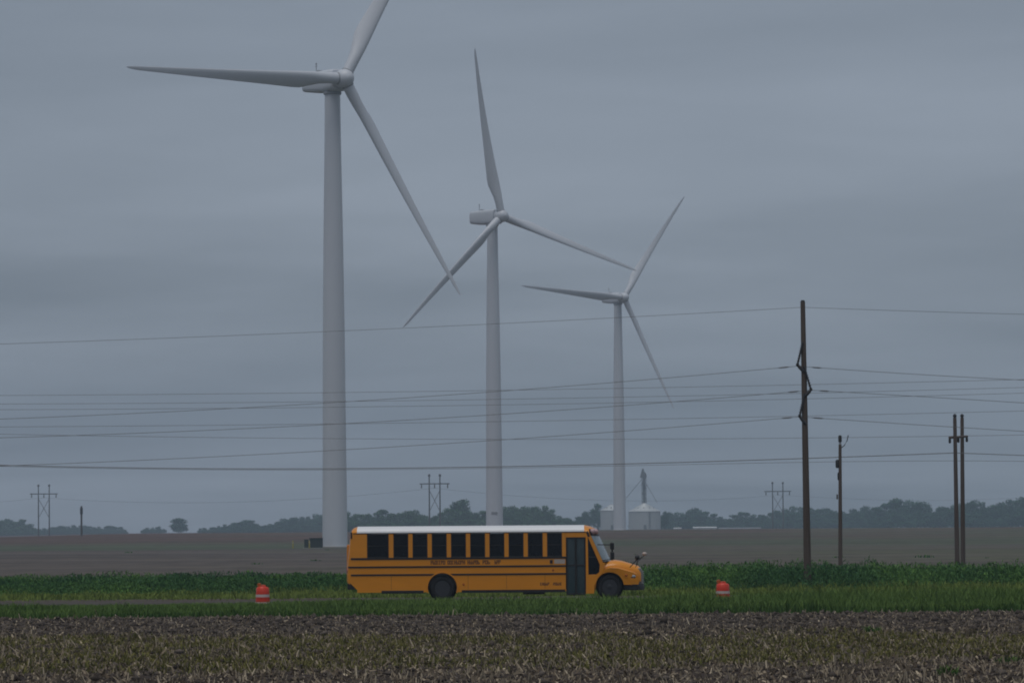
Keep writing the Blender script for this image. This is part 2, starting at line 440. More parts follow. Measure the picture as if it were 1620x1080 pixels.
def make_turbine(loc, label, yaw_deg, theta_deg, first_blade):
    t = empty('wind_turbine', loc)
    tag(t, label, 'wind turbine', 'wind turbines')
    H = 77.9
    tw = MB(); tw.lathe([(2.16, -0.6), (2.16, 0), (2.10, 6), (2.0, 18), (1.88, 36), (1.66, 54), (1.40, 70), (1.32, H)], (0, 0, 0), 'z', 40)
    tower = tw.build('tower', 'turbine_white', t, smooth=True)
    for hz in (22.0, 49.0):
        rr = 2.16 - 0.0107 * hz + 0.02
        MB().lathe([(rr - .05, -.08), (rr, -.06), (rr, .06), (rr - .05, .08)], (0, 0, hz), 'z', 40).build('flange', 'turbine_white', tower, smooth=True)
    MB().lathe([(2.75, -0.9), (2.75, 0.18), (2.25, 0.25), (2.2, 0.25)], (0, 0, 0), 'z', 36).build('foundation', 'concrete', t)
    d = MB(); d.box(-0.45, 0.45, 2.02, 2.22, 1.6, 3.9); d.build('door', 'turbine_grey', tower, bevel=0.02)
    # nacelle: local +X is the rotor axis
    a = R(yaw_deg)
    ax = Vector((math.sin(a), -math.cos(a), 0)); rz = math.atan2(ax.y, ax.x)
    nb = MB()
    rings = []
    for x, w, z0, z1 in ((-8.1, 1.35, -0.9, 1.65), (-7.8, 1.62, -1.35, 1.80), (-5.0, 1.74, -1.7, 1.86), (-1.5, 1.76, -1.95, 1.86), (1.8, 1.74, -1.95, 1.80), (2.5, 1.62, -1.65, 1.62)):
        ring = []
        for i in range(28):
            tt = 2 * math.pi * i / 28
            c, s_ = math.cos(tt), math.sin(tt)
            e = 0.42
            ring.append((x, w * math.copysign(abs(c) ** e, c), (z0 + z1) / 2 + (z1 - z0) / 2 * math.copysign(abs(s_) ** e, s_)))
        rings.append(ring)
    nb.loft(rings)
    nac = nb.build('nacelle', 'turbine_white', t, smooth=True)
    nac.location = (0, 0, H + 1.9); nac.rotation_euler = (0, 0, rz)
    MB().lathe([(1.36, 0), (1.55, 0.1), (1.55, 0.5), (1.4, 0.6)], (0, 0, -2.45), 'z', 32).build('yaw_ring', 'turbine_grey', nac, smooth=True)
    mast = MB(); mast.tube((-6.3, 0.4, 1.7), (-6.3, 0.4, 3.5), 0.07); mast.tube((-6.7, 0.4, 3.1), (-5.9, 0.4, 3.1), 0.05); mast.ball((-6.3, .4, 3.55), .17, .17, .14)
    mast.build('anemometer', 'turbine_grey', nac)
    vt = MB(); vt.box(-4.9, -4.1, -0.35, 0.35, 1.75, 2.2); vt.build('roof_light', 'turbine_grey', nac, bevel=0.05)
    # hub and spinner
    hub = MB(); hub.lathe([(1.30, -1.5), (1.52, -1.2), (1.62, -0.3), (1.58, 0.5), (1.30, 1.15), (0.85, 1.6), (0.35, 1.82), (0.05, 1.88)], (0, 0, 0), 'x', 32)
    ho = hub.build('hub', 'turbine_white', t, smooth=True)
    hubpos = Vector((0, 0, H + 1.9)) + ax * 4.1
    ho.location = hubpos; ho.rotation_euler = (0, R(-3), rz)
    xr = Vector((math.cos(a), math.sin(a), 0))
    for k in range(3):
        th = R(theta_deg + 120 * k)
        span = xr * math.sin(th) + Vector((0, 0, math.cos(th)))
        lead = xr * math.cos(th) - Vector((0, 0, math.sin(th)))     # clockwise seen from the front
        M4 = Matrix((lead, ax, span)).transposed().to_4x4()
        if k == 0 and first_blade[0] is None:
            bo = blade_mesh().build('blade', 'turbine_white', t, smooth=True); first_blade[0] = bo.data
        else:
            bo = bpy.data.objects.new('blade', first_blade[0]); COL.objects.link(bo); bo.parent = t
        M4.translation = hubpos + span * 1.25
        bo.matrix_local = M4
        cf = MB(); cf.lathe([(1.02, 0), (1.06, .06), (1.06, .42), (1.02, .48)], (0, 0, -0.2), 'z', 24)
        co = cf.build('blade_collar', 'turbine_grey', bo, smooth=True)
    return t
fb = [None]
T = []
for (px, py, Y, yaw, th, label) in (
        (530.0, 866.0, 728.0, 32, -90.5, 'nearest and tallest white wind turbine, its top blade cut off by the frame'),
        (782.5, 846.0, 1071.0, 35, -12.5, 'middle-sized white wind turbine rising directly behind the school bus roof'),
        (980.5, 840.0, 1465.0, 31, -86, 'smallest and farthest white wind turbine, standing before the grain bins')):
    p = at(px, py, Y)
    T.append(make_turbine((p.x, Y, tz(p.x, Y)), label, yaw, th, fb))
# the name plate on the middle tower
pl = MB(); pl.box(-0.75, 0.75, -2.18, -2.0, 5.2, 5.75); pl.build('name_plate', 'turbine_grey', T[1])

# transformer beside the nearest turbine
p = at(497, 867, 724.0)
tr = empty('transformer_box', (p.x, 724.0, tz(p.x, 724.0))); tag(tr, 'dark green transformer box beside the foot of the nearest turbine', 'transformer')
MB().box(-0.75, 1.45, -0.9, 0.9, 0.0, 1.62).build('cabinet', 'box_green', tr, bevel=0.04)
MB().box(-0.85, 1.55, -1.0, 1.0, 1.62, 1.72).build('lid', 'box_green', tr, bevel=0.02)
MB().box(-1.65, -0.95, -0.6, 0.6, 0.0, 1.50).build('switch_cabinet', 'box_green', tr, bevel=0.04)
MB().box(-1.9, 1.7, -1.2, 1.2, -0.3, 0.06).build('pad', 'concrete', tr)
for px, lab in ((463.5, 'yellow bollard standing alone left of the dark transformer box'), (489.5, 'yellow bollard right in front of the dark transformer box')):
    p = at(px, 868, 719.0)
    b = empty('bollard', (p.x, 719.0, tz(p.x, 719.0))); tag(b, lab, 'bollard', 'bollards by the nearest turbine')
    MB().lathe([(.12, -.2), (.12, 1.15), (.10, 1.24), (.04, 1.28)], (0, 0, 0), 'z', 14).build('post', 'bollard_yellow', b, smooth=True)
    MB().lathe([(.125, .9), (.127, .92), (.127, 1.0), (.125, 1.02)], (0, 0, 0), 'z', 14).build('band', 'decal_pale', b)

# ------------------------------------------------------------------ school bus
BUS_Y = 176.55
BSC = 38.5
bus_origin = at(550, 947, BUS_Y - 1.2)
bus = empty('school_bus', (bus_origin.x, BUS_Y, 0.005), R(-0.8))
tag(bus, 'long yellow-orange school bus with white roof and black rails on the road', 'school bus')
def bx(px): return (px - 550.0) / BSC
def bz(py): return (947.0 - py) / BSC
def P(*pts): return [(bx(x), bz(y)) for x, y in pts]
W = 1.20
def arc(cx, cy, r_, a0, a1, n=14):
    return [(cx + r_ * math.cos(R(a0 + (a1 - a0) * i / n)), cy + r_ * math.sin(R(a0 + (a1 - a0) * i / n))) for i in range(n + 1)]
RWX, FWX, WR = bx(700.5), bx(964.8), 0.50
WZ = WR
def lower_panel(y0, y1, x_end, name):
    ar = arc(RWX, WZ + 0.02, 0.60, 180, 0)
    ar = [q for q in ar if q[1] > bz(934)] 
    poly = [(bx(553), bz(917)), (bx(566), bz(930)), (bx(566), bz(934)), (RWX - 0.60, bz(934))] + ar + [(RWX + 0.60, bz(934)), (x_end, bz(934)), (x_end, bz(880)), (bx(553), bz(880))]
    return MB().prism(poly, y0, y1).build(name, 'bus_orange', bus)
lower_panel(-W, -W + 0.05, bx(895.5), 'side_panel')
lower_panel(W - 0.05, W, bx(940), 'side_panel')
# interior is an added solid box that stops light passing through
MB().box(bx(562), bx(926), -W + 0.10, W - 0.10, 0.62, 2.72).build('light_blocker', 'bus_black', bus)
# chassis
ch = MB(); ch.box(0.8, 11.3, -0.45, 0.45, 0.42, 0.62); ch.box(RWX - .12, RWX + .12, -0.95, .95, .4, .62); ch.box(FWX - .1, FWX + .1, -1.0, 1.0, .42, .58)
ch.build('chassis', 'bus_black', bus)
MB().box(bx(604), bx(671), -W - .006, -W + .5, bz(935.8), bz(930.8)).build('storage_box', 'bus_black', bus, bevel=.02)
MB().box(bx(731), bx(894.5), -W - .006, -W + .3, bz(935.5), bz(931)).build('skirt_rail', 'bus_black', bus)
MB().box(bx(828), bx(862), -W + .1, -W + .8, bz(938.5), bz(929)).build('fuel_tank', 'bus_black', bus, bevel=.03)
for k in range(5):
    px = 619.8 + 60.7 * k
    if abs(px - 700) > 30: MB().box(bx(px) - .006, bx(px) + .006, -W - .003, -W + .01, bz(930), bz(908.2)).build('panel_seam', 'decal_dark', bus)
# windows and pillars on both sides
wins = [(581.7, 616.2)] + [(623.4 + 30.35 * k, 647.1 + 30.35 * k) for k in range(9)]
edges = [(555.5, wins[0][0])] + [(wins[i][1], wins[i + 1][0]) for i in range(len(wins) - 1)] + [(wins[-1][1], 896.0)]
for side in (-1, 1):
    ya, yb = (-W, -W + 0.05) if side < 0 else (W - 0.05, W)
    for i, (e0, e1) in enumerate(edges):
        MB().box(bx(e0), bx(e1), ya, yb, bz(880), bz(841.2)).build('pillar' if i else 'rear_panel', 'bus_orange', bus)
    for (a0, a1) in wins:
        x0, x1, z0, z1 = bx(a0), bx(a1), bz(879.2), bz(842)
        fr = MB(); t_ = 0.035
        yo = side * (W - 0.012); yi = side * (W - 0.06)
        lo, hi = min(yo, yi), max(yo, yi)
        fr.box(x0, x0 + t_, lo, hi, z0, z1); fr.box(x1 - t_, x1, lo, hi, z0, z1)
        fr.box(x0 + t_, x1 - t_, lo, hi, z0, z0 + t_); fr.box(x0 + t_, x1 - t_, lo, hi, z1 - t_, z1)
        zm = z0 + (z1 - z0) * 0.50
        fr.box(x0 + t_, x1 - t_, lo + .004, hi - .004, zm - .015, zm + .015)
        w = fr.build('window', 'bus_black', bus)
        for zz0, zz1 in ((z0 + t_, zm - .015), (zm + .015, z1 - t_)):
            off = 0.035 if zz0 < zm else 0.028
            MB().box(x0 + t_, x1 - t_, side * (W - off) - .003, side * (W - off) + .003, zz0, zz1).build('pane', 'dark_glass', w)
# roof shell
def roof_ring(x, drop=0.0, w=W, base=2.775):
    ring = []
    n = 24
    for i in range(n + 1):
        t = math.pi * i / n
        c, s_ = math.cos(t), math.sin(t)
        ring.append((x, w * math.copysign(abs(c) ** 0.72, c), base + (3.045 - base - drop) * abs(s_) ** 0.80))
    ring += [(x, -w + 0.06, base - .03), (x, w - 0.06, base - .03)]
    return ring
MB().loft([roof_ring(x) for x in (bx(566), bx(640), bx(740), bx(840), bx(918), bx(925))]).build('roof', 'bus_white', bus, smooth=True)
for px in (640, 701, 762, 822, 883):     # roof bows
    MB().loft([[(x, y * 1.002, z + 0.006) for x, y, z in roof_ring(bx(px) + dx)] for dx in (-.02, .02)]).build('roof_bow', 'bus_white', bus, smooth=True)
MB().box(bx(560), bx(928), -W - 0.012, -W + 0.02, 2.742, 2.772).build('drip_rail', 'bus_black', bus)
MB().box(bx(560), bx(928), W - 0.02, W + 0.012, 2.742, 2.772).build('drip_rail', 'bus_black', bus)
# rear cap and rear wall
MB().loft([roof_ring(bx(557.2), 0.12, W * .955, 2.70), roof_ring(bx(560), 0.05, W * .985, 2.75), roof_ring(bx(566.2), 0.002, W)]).build('rear_cap', 'bus_orange', bus, smooth=True)
rw = MB(); rings = []
for z, xo in ((bz(921), .02), (bz(905), .005), (bz(888), .01), (bz(866), .075), (bz(845), .14), (2.76, .185)):
    rings.append([(xo + .10, -W + .002, z), (xo + .035, -W + .03, z), (xo, -W + .13, z), (xo - .015, -W + .5, z), (xo - .015, W - .5, z), (xo, W - .13, z), (xo + .035, W - .03, z), (xo + .10, W - .002, z)])
rw.loft(rings, closed=False); rw.build('rear_wall', 'bus_orange', bus, smooth=True)
rd = MB(); rd.box(-.045, .10, -.45, .45, 0.75, 2.3); rd.build('rear_door', 'bus_orange', bus, bevel=.02)
for yy_ in (-.85, .85):
    MB().lathe([(.10, 0), (.10, .05), (.06, .07)], (-.025, yy_, 1.25), 'x', 16).build('tail_light', 'lens_red', bus)
MB().box(bx(556), bx(558.5), -W - .004, -W + .08, bz(849), bz(839)).build('marker_light', 'bus_black', bus)
bmp = MB(); bmp.box(bx(550.4), bx(562), -W + .01, W - .01, bz(929), bz(919.5)); bmp.build('rear_bumper', 'bus_black', bus, bevel=.02)
# rub rails
for y0, y1, xa, xb in ((879.2, 882.3, 556, 895.6), (892.6, 895.2, 551.5, 895.6), (905.0, 907.6, 556, 895.6)):
    for side in (-1, 1):
        lo, hi = (-W - .022, -W - .001) if side < 0 else (W + .001, W + .022)
        MB().box(bx(xa), bx(xb), lo, hi, bz(y1), bz(y0)).build('rub_rail', 'bus_black', bus, bevel=.006)
# wheel-arch lip
def lip(cx, r_, y):
    ring = []
    rings_ = []
    for (x, z) in arc(cx, WZ + .02, r_, 200, -20, 22):
        dx, dz = x - cx, z - WZ - .02; d = math.hypot(dx, dz); ux, uz = dx / d, dz / d
        rings_.append([(x, y - .025, z), (x + ux * .05, y - .025, z + uz * .05), (x + ux * .05, y + .04, z + uz * .05), (x, y + .04, z)])
    return MB().loft(rings_)
lip(RWX, .60, -W).build('wheel_arch', 'bus_orange', bus, smooth=True)
MB().lathe([(.585, 0), (.585, .9), (.01, .9), (.01, .88)], (RWX, -W + .08, WZ + .02), 'y', 32, False).build('wheel_well', 'bus_black', bus)
# wheels
def wheel(cx, yo, width, dual=False):
    s_ = -1 if yo < 0 else 1
    w_ = MB()
    pr = [(.30, 0), (.33, -.02), (.44, -.03), (.485, -.01), (.50, .04), (.50, width - .04), (.485, width), (.40, width + .01), (.30, width)]
    w_.lathe([(a, b * -s_) for a, b in pr], (cx, yo, WZ), 'y', 40)
    wo = w_.build('wheel', 'rubber', bus, smooth=True)
    dish = .12 if dual else -.01
    MB().lathe([(a, b * -s_) for a, b in [(.31, -.005), (.285, .0), (.27, .05 + max(dish, 0) * .5), (.21, .06 + dish), (.12, .05 + dish), (.115, dish), (.05, dish - .02), (.01, dish - .02)]], (cx, yo, WZ), 'y', 32).build('rim', 'wheel_black', wo, smooth=True)
    for k in range(8):
        t = 2 * math.pi * k / 8
        c_ = (cx + .165 * math.cos(t), yo - s_ * (.05 + dish), WZ + .165 * math.sin(t))
        MB().tube(c_, (c_[0], c_[1] + s_ * .03, c_[2]), .016, n=6).build('lug_nut', 'turbine_grey', wo)
for s_ in (-1, 1):
    wheel(RWX, s_ * (W - .04), .56, True)
    wheel(FWX, s_ * (W - .10), .28)
# door with two leaves
door = MB()
dx0, dx1, dz0, dz1 = bx(896.3), bx(927), bz(940.5), bz(848.8)
door.box(dx0, dx0 + .06, -W + .0, -W + .07, dz0, dz1); door.box(dx1 - .06, dx1, -W, -W + .07, dz0, dz1)
door.box(dx0 + .06, dx1 - .06, -W, -W + .07, dz1 - .07, dz1); door.box(dx0 + .06, dx1 - .06, -W, -W + .07, dz0, dz0 + .10)
xm = (dx0 + dx1) / 2
door.box(xm - .045, xm + .045, -W - .004, -W + .066, dz0 + .10, dz1 - .07)
zmid = bz(893)
door.box(dx0 + .06, xm - .045, -W + .006, -W + .06, zmid - .03, zmid + .03); door.box(xm + .045, dx1 - .06, -W + .006, -W + .06, zmid - .03, zmid + .03)
do = door.build('door', 'bus_black', bus, bevel=.006)
for (a, b) in ((dx0 + .06, xm - .045), (xm + .045, dx1 - .06)):
    for (c, d) in ((dz0 + .10, zmid - .03), (zmid + .03, dz1 - .07)):
        MB().box(a, b, -W + .03, -W + .036, c, d).build('pane', 'door_glass', do)
MB().box(dx0, dx1, -W + .10, -W + .9, .30, .34).build('step', 'bus_black', do)
# header over the door, roof front
MB().prism(P((895, 849), (895, 841.2), (928, 841.2), (931, 849)), -W, -W + .05).build('door_header', 'bus_orange', bus)
MB().prism(P((895, 849), (895, 841.2), (928, 841.2), (931, 849)), W - .05, W).build('door_header', 'bus_orange', bus)
MB().prism(P((895, 849.5), (895, 880), (940, 880), (931, 849.5)), W - .05, W).build('driver_window', 'dark_glass', bus)
# front cap: from the roof edge down to the top of the windscreen, bowed in plan
def bow(y): return 1 - (abs(y) / W) ** 2.4
ysamp = [W * math.sin(math.pi / 2 * k / 10) for k in range(-10, 11)]
cap_st = ((0.0, bx(925), 3.045, 0), (0.35, bx(929), 3.0, .12), (0.7, bx(932), 2.90, .26), (1.0, bx(933.5), bz(848), .40))
fc = MB(); rings = []
for k, x0, zt, bw in cap_st:
    ring = []
    for y in ysamp:
        base = 2.775 if k < .9 else bz(848)
        c = abs(y) / W
        edge = (1 - c ** 2.6) ** 0.5 if c < 1 else 0
        z = (base - .02) + (zt - base + .02) * edge if k < .9 else zt
        ring.append((x0 + bw * bow(y), y, z))
    rings.append(ring)
fc.loft(rings, closed=False); fc.build('front_cap', 'bus_orange', bus, smooth=True)
# dark lamp board and warning lamps wrapping the front cap
lb = MB(); rings = []
for f_ in (0.0, 1.0):
    ring = []
    for y in ysamp[1:-1]:
        xt, zt = bx(930.2) + .17 * bow(y) + .05, bz(836.0)
        xb, zb = bx(933.3) + .40 * bow(y) + .05, bz(846.5)
        ring.append((xt + (xb - xt) * f_, y, zt + (zb - zt) * f_))
    rings.append(ring)
lb.loft(rings, closed=False); lb.build('lamp_board', 'bus_black', bus, smooth=True)
for yy_ in (-1.02, -.72, .72, 1.02):
    l_ = MB(); xx = bx(932.2) + .29 * bow(yy_) + .05
    l_.ball((xx + .02, yy_, bz(840.5)), .13, .115, .125)
    l_.build('warning_light', 'lens_pink', bus, smooth=True)
for side in (-1, 1):
    MB().prism(P((928, 841.2), (930.5, 848.8), (934.5, 848.5), (930.5, 839)), side * (W - .02) - .02, side * (W - .02) + .02).build('cap_trim', 'bus_black', bus)
# windscreen
ws = MB(); rings = []
for f_ in [0, .2, .4, .6, .8, 1.0]:
    xA = bx(935.0 + 18.5 * f_); z = bz(847.0 + 40.0 * f_)
    rings.append([(xA + .34 * bow(y * .985 / 1) + .02, y * .985, z) for y in ysamp])
ws.loft(rings, closed=False); ws.build('windshield', 'windshield_glass', bus, smooth=True)
for side in (-1, 1):
    yA = side * (W - .03)
    ap = MB(); ap.prism(P((930.5, 848.5), (935.5, 847), (954.5, 889), (949.5, 893)), yA - .03, yA + .03)
    ap.build('windshield_pillar', 'bus_orange', bus, bevel=.015)
    MB().prism(P((927.3, 849.0), (930.6, 849.0), (931.5, 938), (927.3, 938)), yA - .035, yA + .03).build('door_pillar', 'bus_orange', bus)
    qg = MB().prism(P((931, 851), (933, 850), (947.5, 885), (947.0, 905), (943, 908), (931.5, 908)), yA - .008, yA + .008).build('quarter_window', 'dark_glass', bus)
    MB().prism(P((931.2, 879.6), (945.5, 879.6), (946.2, 881.3), (931.2, 881.3)), yA - .018, yA + .018).build('mullion', 'bus_black', qg)
    MB().prism(P((931.2, 908), (944, 908), (948.5, 904.5), (949.5, 892), (952, 889.5), (958, 889.5), (955, 905), (945, 915), (941, 925), (940, 938), (931.2, 938)), yA - .03, yA + .03).build('cowl_panel', 'bus_orange', bus, bevel=.01)
MB().box(bx(926), bx(936), -W + .12, W - .12, .62, 2.60).build('cab_interior', 'bus_black', bus)
MB().prism(P((936, 905), (936, 880), (954, 889.5), (956, 905)), -W + .09, W - .09).build('dashboard', 'bus_black', bus)
# hood
def hood_ring(x, w, zb, zt, e=0.5):
    n = 26; ring = []
    for i in range(n + 1):
        t = math.pi * i / n; c, s_ = math.cos(t), math.sin(t)
        ring.append((x, w * math.copysign(abs(c) ** e, c), zb + (zt - zb) * abs(s_) ** 0.62))
    return ring
hs = [(952, 1.06, 905, 889.8), (962, 1.04, 905, 887.0), (974.6, .98, 906, 885.4), (985, .92, 908, 887.0), (995, .85, 912, 890.0), (1005, .77, 916, 893.2), (1011, .71, 918, 895.5), (1014.5, .66, 920, 899.0)]
MB().loft([hood_ring(bx(a), w, bz(zb), bz(zt)) for a, w, zb, zt in hs]).build('hood', 'bus_orange', bus, smooth=True)
MB().box(bx(951), bx(957), -1.05, 1.05, bz(891.2), bz(887.8)).build('cowl_vent', 'bus_black', bus)
# fenders with arch
for side in (-1, 1):
    cx, cz = FWX, WZ + .03
    fend = [(bx(941.5), bz(937)), (bx(942), bz(922)), (bx(947), bz(909)), (bx(955), bz(901)), (bx(965), bz(898.0)), (bx(978), bz(898.5)), (bx(992), bz(902.5)),
            (bx(1003), bz(906)), (bx(1010), bz(911)), (bx(1012), bz(919)), (bx(1010), bz(924.5)), (bx(990), bz(924.5))]
    ar = [q for q in arc(cx, cz, .575, 6, 172, 18)]
    poly = fend + ar
    rings_ = []
    ctr = (cx, cz)
    lay = ((1.195, .0), (1.185, .0), (1.15, .03), (1.02, .05), (.55, .06))
    f_ = MB()
    ys_ = [side * a for a, _ in lay]
    n = len(poly); vs = []
    for k, (yv, gr) in enumerate(lay):
        for j, (x, z) in enumerate(poly):
            if j < len(fend):
                front = max(0.0, (x - bx(985)) / .8)
                inset = front ** 2 * .34
                vs.append((x, side * max(.5, yv - inset), z + (gr if 2 <= j <= 9 else 0) * .8))
            else: vs.append((x, side * (yv - .012), z))
    fs = [tuple(range(n))]
    for k in range(len(lay) - 1):
        fs += [(k * n + i, k * n + (i + 1) % n, (k + 1) * n + (i + 1) % n, (k + 1) * n + i) for i in range(n)]
    f_.add(vs, fs)
    fo = f_.build('fender', 'bus_orange', bus, smooth=True)
    MB().lathe([(.565, 0), (.565, .62 * -side), (.02, .62 * -side)], (cx, side * (W - .02), cz), 'y', 30, False).build('wheel_well', 'bus_black', bus)
    hl = MB(); hl.ball((bx(1000), side * .99, bz(911.5)), .17, .10, .115); h_ = hl.build('headlight', 'chrome', bus, smooth=True)
    MB().ball((bx(991), side * 1.14, bz(909.5)), .055, .04, .045).build('turn_signal', 'lens_amber', bus, smooth=True)
# grille and bumper
gr = MB(); gr.prism(P((1008, 899), (1014.5, 898), (1017.5, 904), (1018, 924), (1010, 925)), -.62, .62); go = gr.build('grille', 'grille_grey', bus, bevel=.03)
for k in range(7):
    z = bz(922.5 - k * 3.0)
    MB().box(bx(1016), bx(1019.3), -.54, .54, z - .015, z + .015).build('grille_bar', 'chrome', go)
fbm = MB(); rings_ = []
for y in [-1.16, -1.1, -.9, -.5, 0, .5, .9, 1.1, 1.16]:
    c = 1 - (abs(y) / 1.16) ** 3
    x1 = bx(1009) + .28 * c
    rings_.append([(x1 - .22, y, bz(933.5)), (x1, y, bz(933)), (x1 + .02, y, bz(928.5)), (x1, y, bz(924.3)), (x1 - .22, y, bz(924))])
fbm.loft(rings_); fbm.build('front_bumper', 'bus_black', bus, smooth=True)
MB().box(bx(986), bx(1012), -1.08, 1.08, bz(933), bz(924.8)).build('bumper_apron', 'bus_black', bus, bevel=.03)
# mirrors
for side in (-1, 1):
    mr = MB(); mr.tube((bx(946), side * (W - .02), bz(861)), (bx(968), side * 1.5, bz(861.5)), .018); mr.tube((bx(954), side * (W - .02), bz(886)), (bx(969.5), side * 1.5, bz(884)), .018)
    mr.tube((bx(969.5), side * 1.5, bz(885)), (bx(969.5), side * 1.5, bz(858)), .02)
    mo = mr.build('mirror_arm', 'bus_black', bus)
    MB().box(bx(966.6), bx(972), side * 1.5 - .13, side * 1.5 + .13, bz(869), bz(858.3)).build('mirror', 'bus_black', mo, bevel=.025)
    MB().box(bx(966.9), bx(972.2), side * 1.5 - .13, side * 1.5 + .13, bz(884), bz(873)).build('mirror', 'bus_black', mo, bevel=.025)
for side, px, py, mt in ((-1, 1008.5, 881.8, 'bus_black'), (1, 1021.5, 876.8, 'decal_pale')):  # far-side mirror's reflection is painted as a plain pale colour
    a = MB(); a.path([(bx(997), side * .88, bz(897)), (bx(1003), side * 1.05, bz(891)), (bx(px), side * 1.12, bz(py + 2))], .017)
    a.path([(bx(1006), side * .78, bz(897)), (bx(1009), side * 1.0, bz(890)), (bx(px), side * 1.12, bz(py + 2))], .014)
    ao = a.build('mirror_stalk', 'bus_black', bus)
    MB().ball((bx(px), side * 1.12, bz(py)), .10, .12, .115 if side < 0 else .085).build('crossview_mirror', mt, ao, smooth=True)
# blurred lettering on the side: dark letter strokes, too soft to read in the photograph
def lettering(name, x0, groups, zc, h, wch, y, seed):
    rs = random.Random(seed); mb = MB(); st = h * .26
    for gx0, gx1 in groups:
        nC = max(1, round((gx1 - gx0) / (wch * 1.25))); step = (gx1 - gx0) / nC
        for c in range(nC):
            a = gx0 + c * step; b = a + step * .74; z0, z1 = zc - h / 2, zc + h / 2
            mb.box(a, a + st, y - .003, y, z0, z1)
            k = rs.randrange(5)
            if k in (0, 1, 3): mb.box(a + st, b, y - .003, y, z1 - st, z1)
            if k in (0, 2, 3): mb.box(a + st, b, y - .003, y, z0, z0 + st)
            if k in (1, 2, 4): mb.box(a + st, b, y - .003, y, zc - st / 2, zc + st / 2)
            if k in (0, 4): mb.box(b - st * .0, b + st, y - .003, y, z0, z1)
            elif k == 1: mb.box(b, b + st, y - .003, y, zc, z1)
            elif k == 2: mb.box(b, b + st, y - .003, y, z0, zc)
    o = mb.build(name, 'decal_dark', bus); o['kind'] = 'stuff'
    return o
lettering('lettering', 0, [(bx(682), bx(704.5)), (bx(708.5), bx(736)), (bx(740), bx(759)), (bx(764), bx(775.5)), (bx(783), bx(792))], bz(887.3), .17, .070, -W - .002, 4)
lettering('lettering', 0, [(bx(855), bx(869)), (bx(875.5), bx(889.5))], bz(922.3), .12, .055, -W - .002, 9)
MB().box(bx(877.5), bx(894.5), -W - .006, -W - .001, bz(890.5), bz(883.5)).build('notice', 'decal_pale', bus)
MB().box(bx(870.5), bx(875), -W - .03, -W - .001, bz(890), bz(884.5)).build('side_lamp', 'bus_black', bus, bevel=.01)
MB().lathe([(.045, 0), (.04, -.025), (.01, -.03)], (bx(875.5), -W - .001, bz(900.5)), 'y', 12).build('marker_light', 'lens_amber', bus)
MB().lathe([(.045, 0), (.04, -.025), (.01, -.03)], (bx(734), -W - .001, bz(922)), 'y', 12).build('marker_light', 'lens_amber', bus)

# ------------------------------------------------------------------ traffic drums
def make_drum(px, label, light_dx):
    Y = 168.6
    p = at(px, 930, Y)
    t = empty('traffic_drum', (p.x, Y, tz(p.x, Y) - 0.01), random.uniform(0, 1)); tag(t, label, 'traffic drum', 'orange traffic drums along the road')
    rad = lambda z: .292 - .055 * z
    body = MB(); pr = [(rad(0) + .0, 0)]
    zs = [0, .06, .065, .22, .23, .38, .39, .54, .55, .70, .71, .80]
    body.lathe([(rad(z), z) for z in (0, .2, .4, .6, .78)] + [(rad(.8) - .04, .83), (.13, .84), (.12, .87), (.02, .87)], (0, 0, 0), 'z', 28)
    b = body.build('body', 'drum_orange', t, smooth=True)
    for z0, z1, mt in ((.12, .20, 'drum_white'), (.40, .52, 'drum_white')):
        MB().lathe([(rad(z0) - .01, z0), (rad(z0) + .006, z0 + .004), (rad(z1) + .006, z1 - .004), (rad(z1) - .01, z1)], (0, 0, 0), 'z', 28).build('reflective_band', mt, t, smooth=True)
    for z in (.26, .375, .545):
        MB().lathe([(rad(z) - .01, z - .012), (rad(z) + .01, z - .006), (rad(z) + .01, z + .006), (rad(z) - .01, z + .012)], (0, 0, 0), 'z', 28).build('rib', 'drum_orange', t, smooth=True)
    MB().lathe([(.36, -.03), (.36, .05), (.31, .07), (.28, .07)], (0, 0, 0), 'z', 24).build('base_ring', 'rubber', t)
    h = MB(); h.path([(-.11 + light_dx * 0, 0, .85), (-.10, 0, .89), (0, 0, .91), (.10, 0, .89), (.11, 0, .85)], .022); h.build('handle', 'drum_orange', t)
    li = MB(); li.tube((light_dx, -.02, .82), (light_dx, -.02, .86), .035); li.lathe([(.075, -.03), (.085, -.02), (.085, .02), (.075, .03)], (light_dx, -.02, .915), 'y', 18)
    li.build('warning_lamp', 'lens_amber', t, smooth=True)
    t.rotation_euler = (0, 0, 0); t.scale = (1, 1, .93)
make_drum(415.5, 'orange and white traffic drum left of the bus at the roadside', -.13)
make_drum(1143.5, 'orange and white traffic drum right of the bus at the roadside', -.17)

# ------------------------------------------------------------------ utility poles
def pole_mesh(top, base, rt_, rb_):
    return MB().path([base, Vector(base).lerp(Vector(top), .5), top], [rb_, (rb_ + rt_) / 2, rt_], 14)
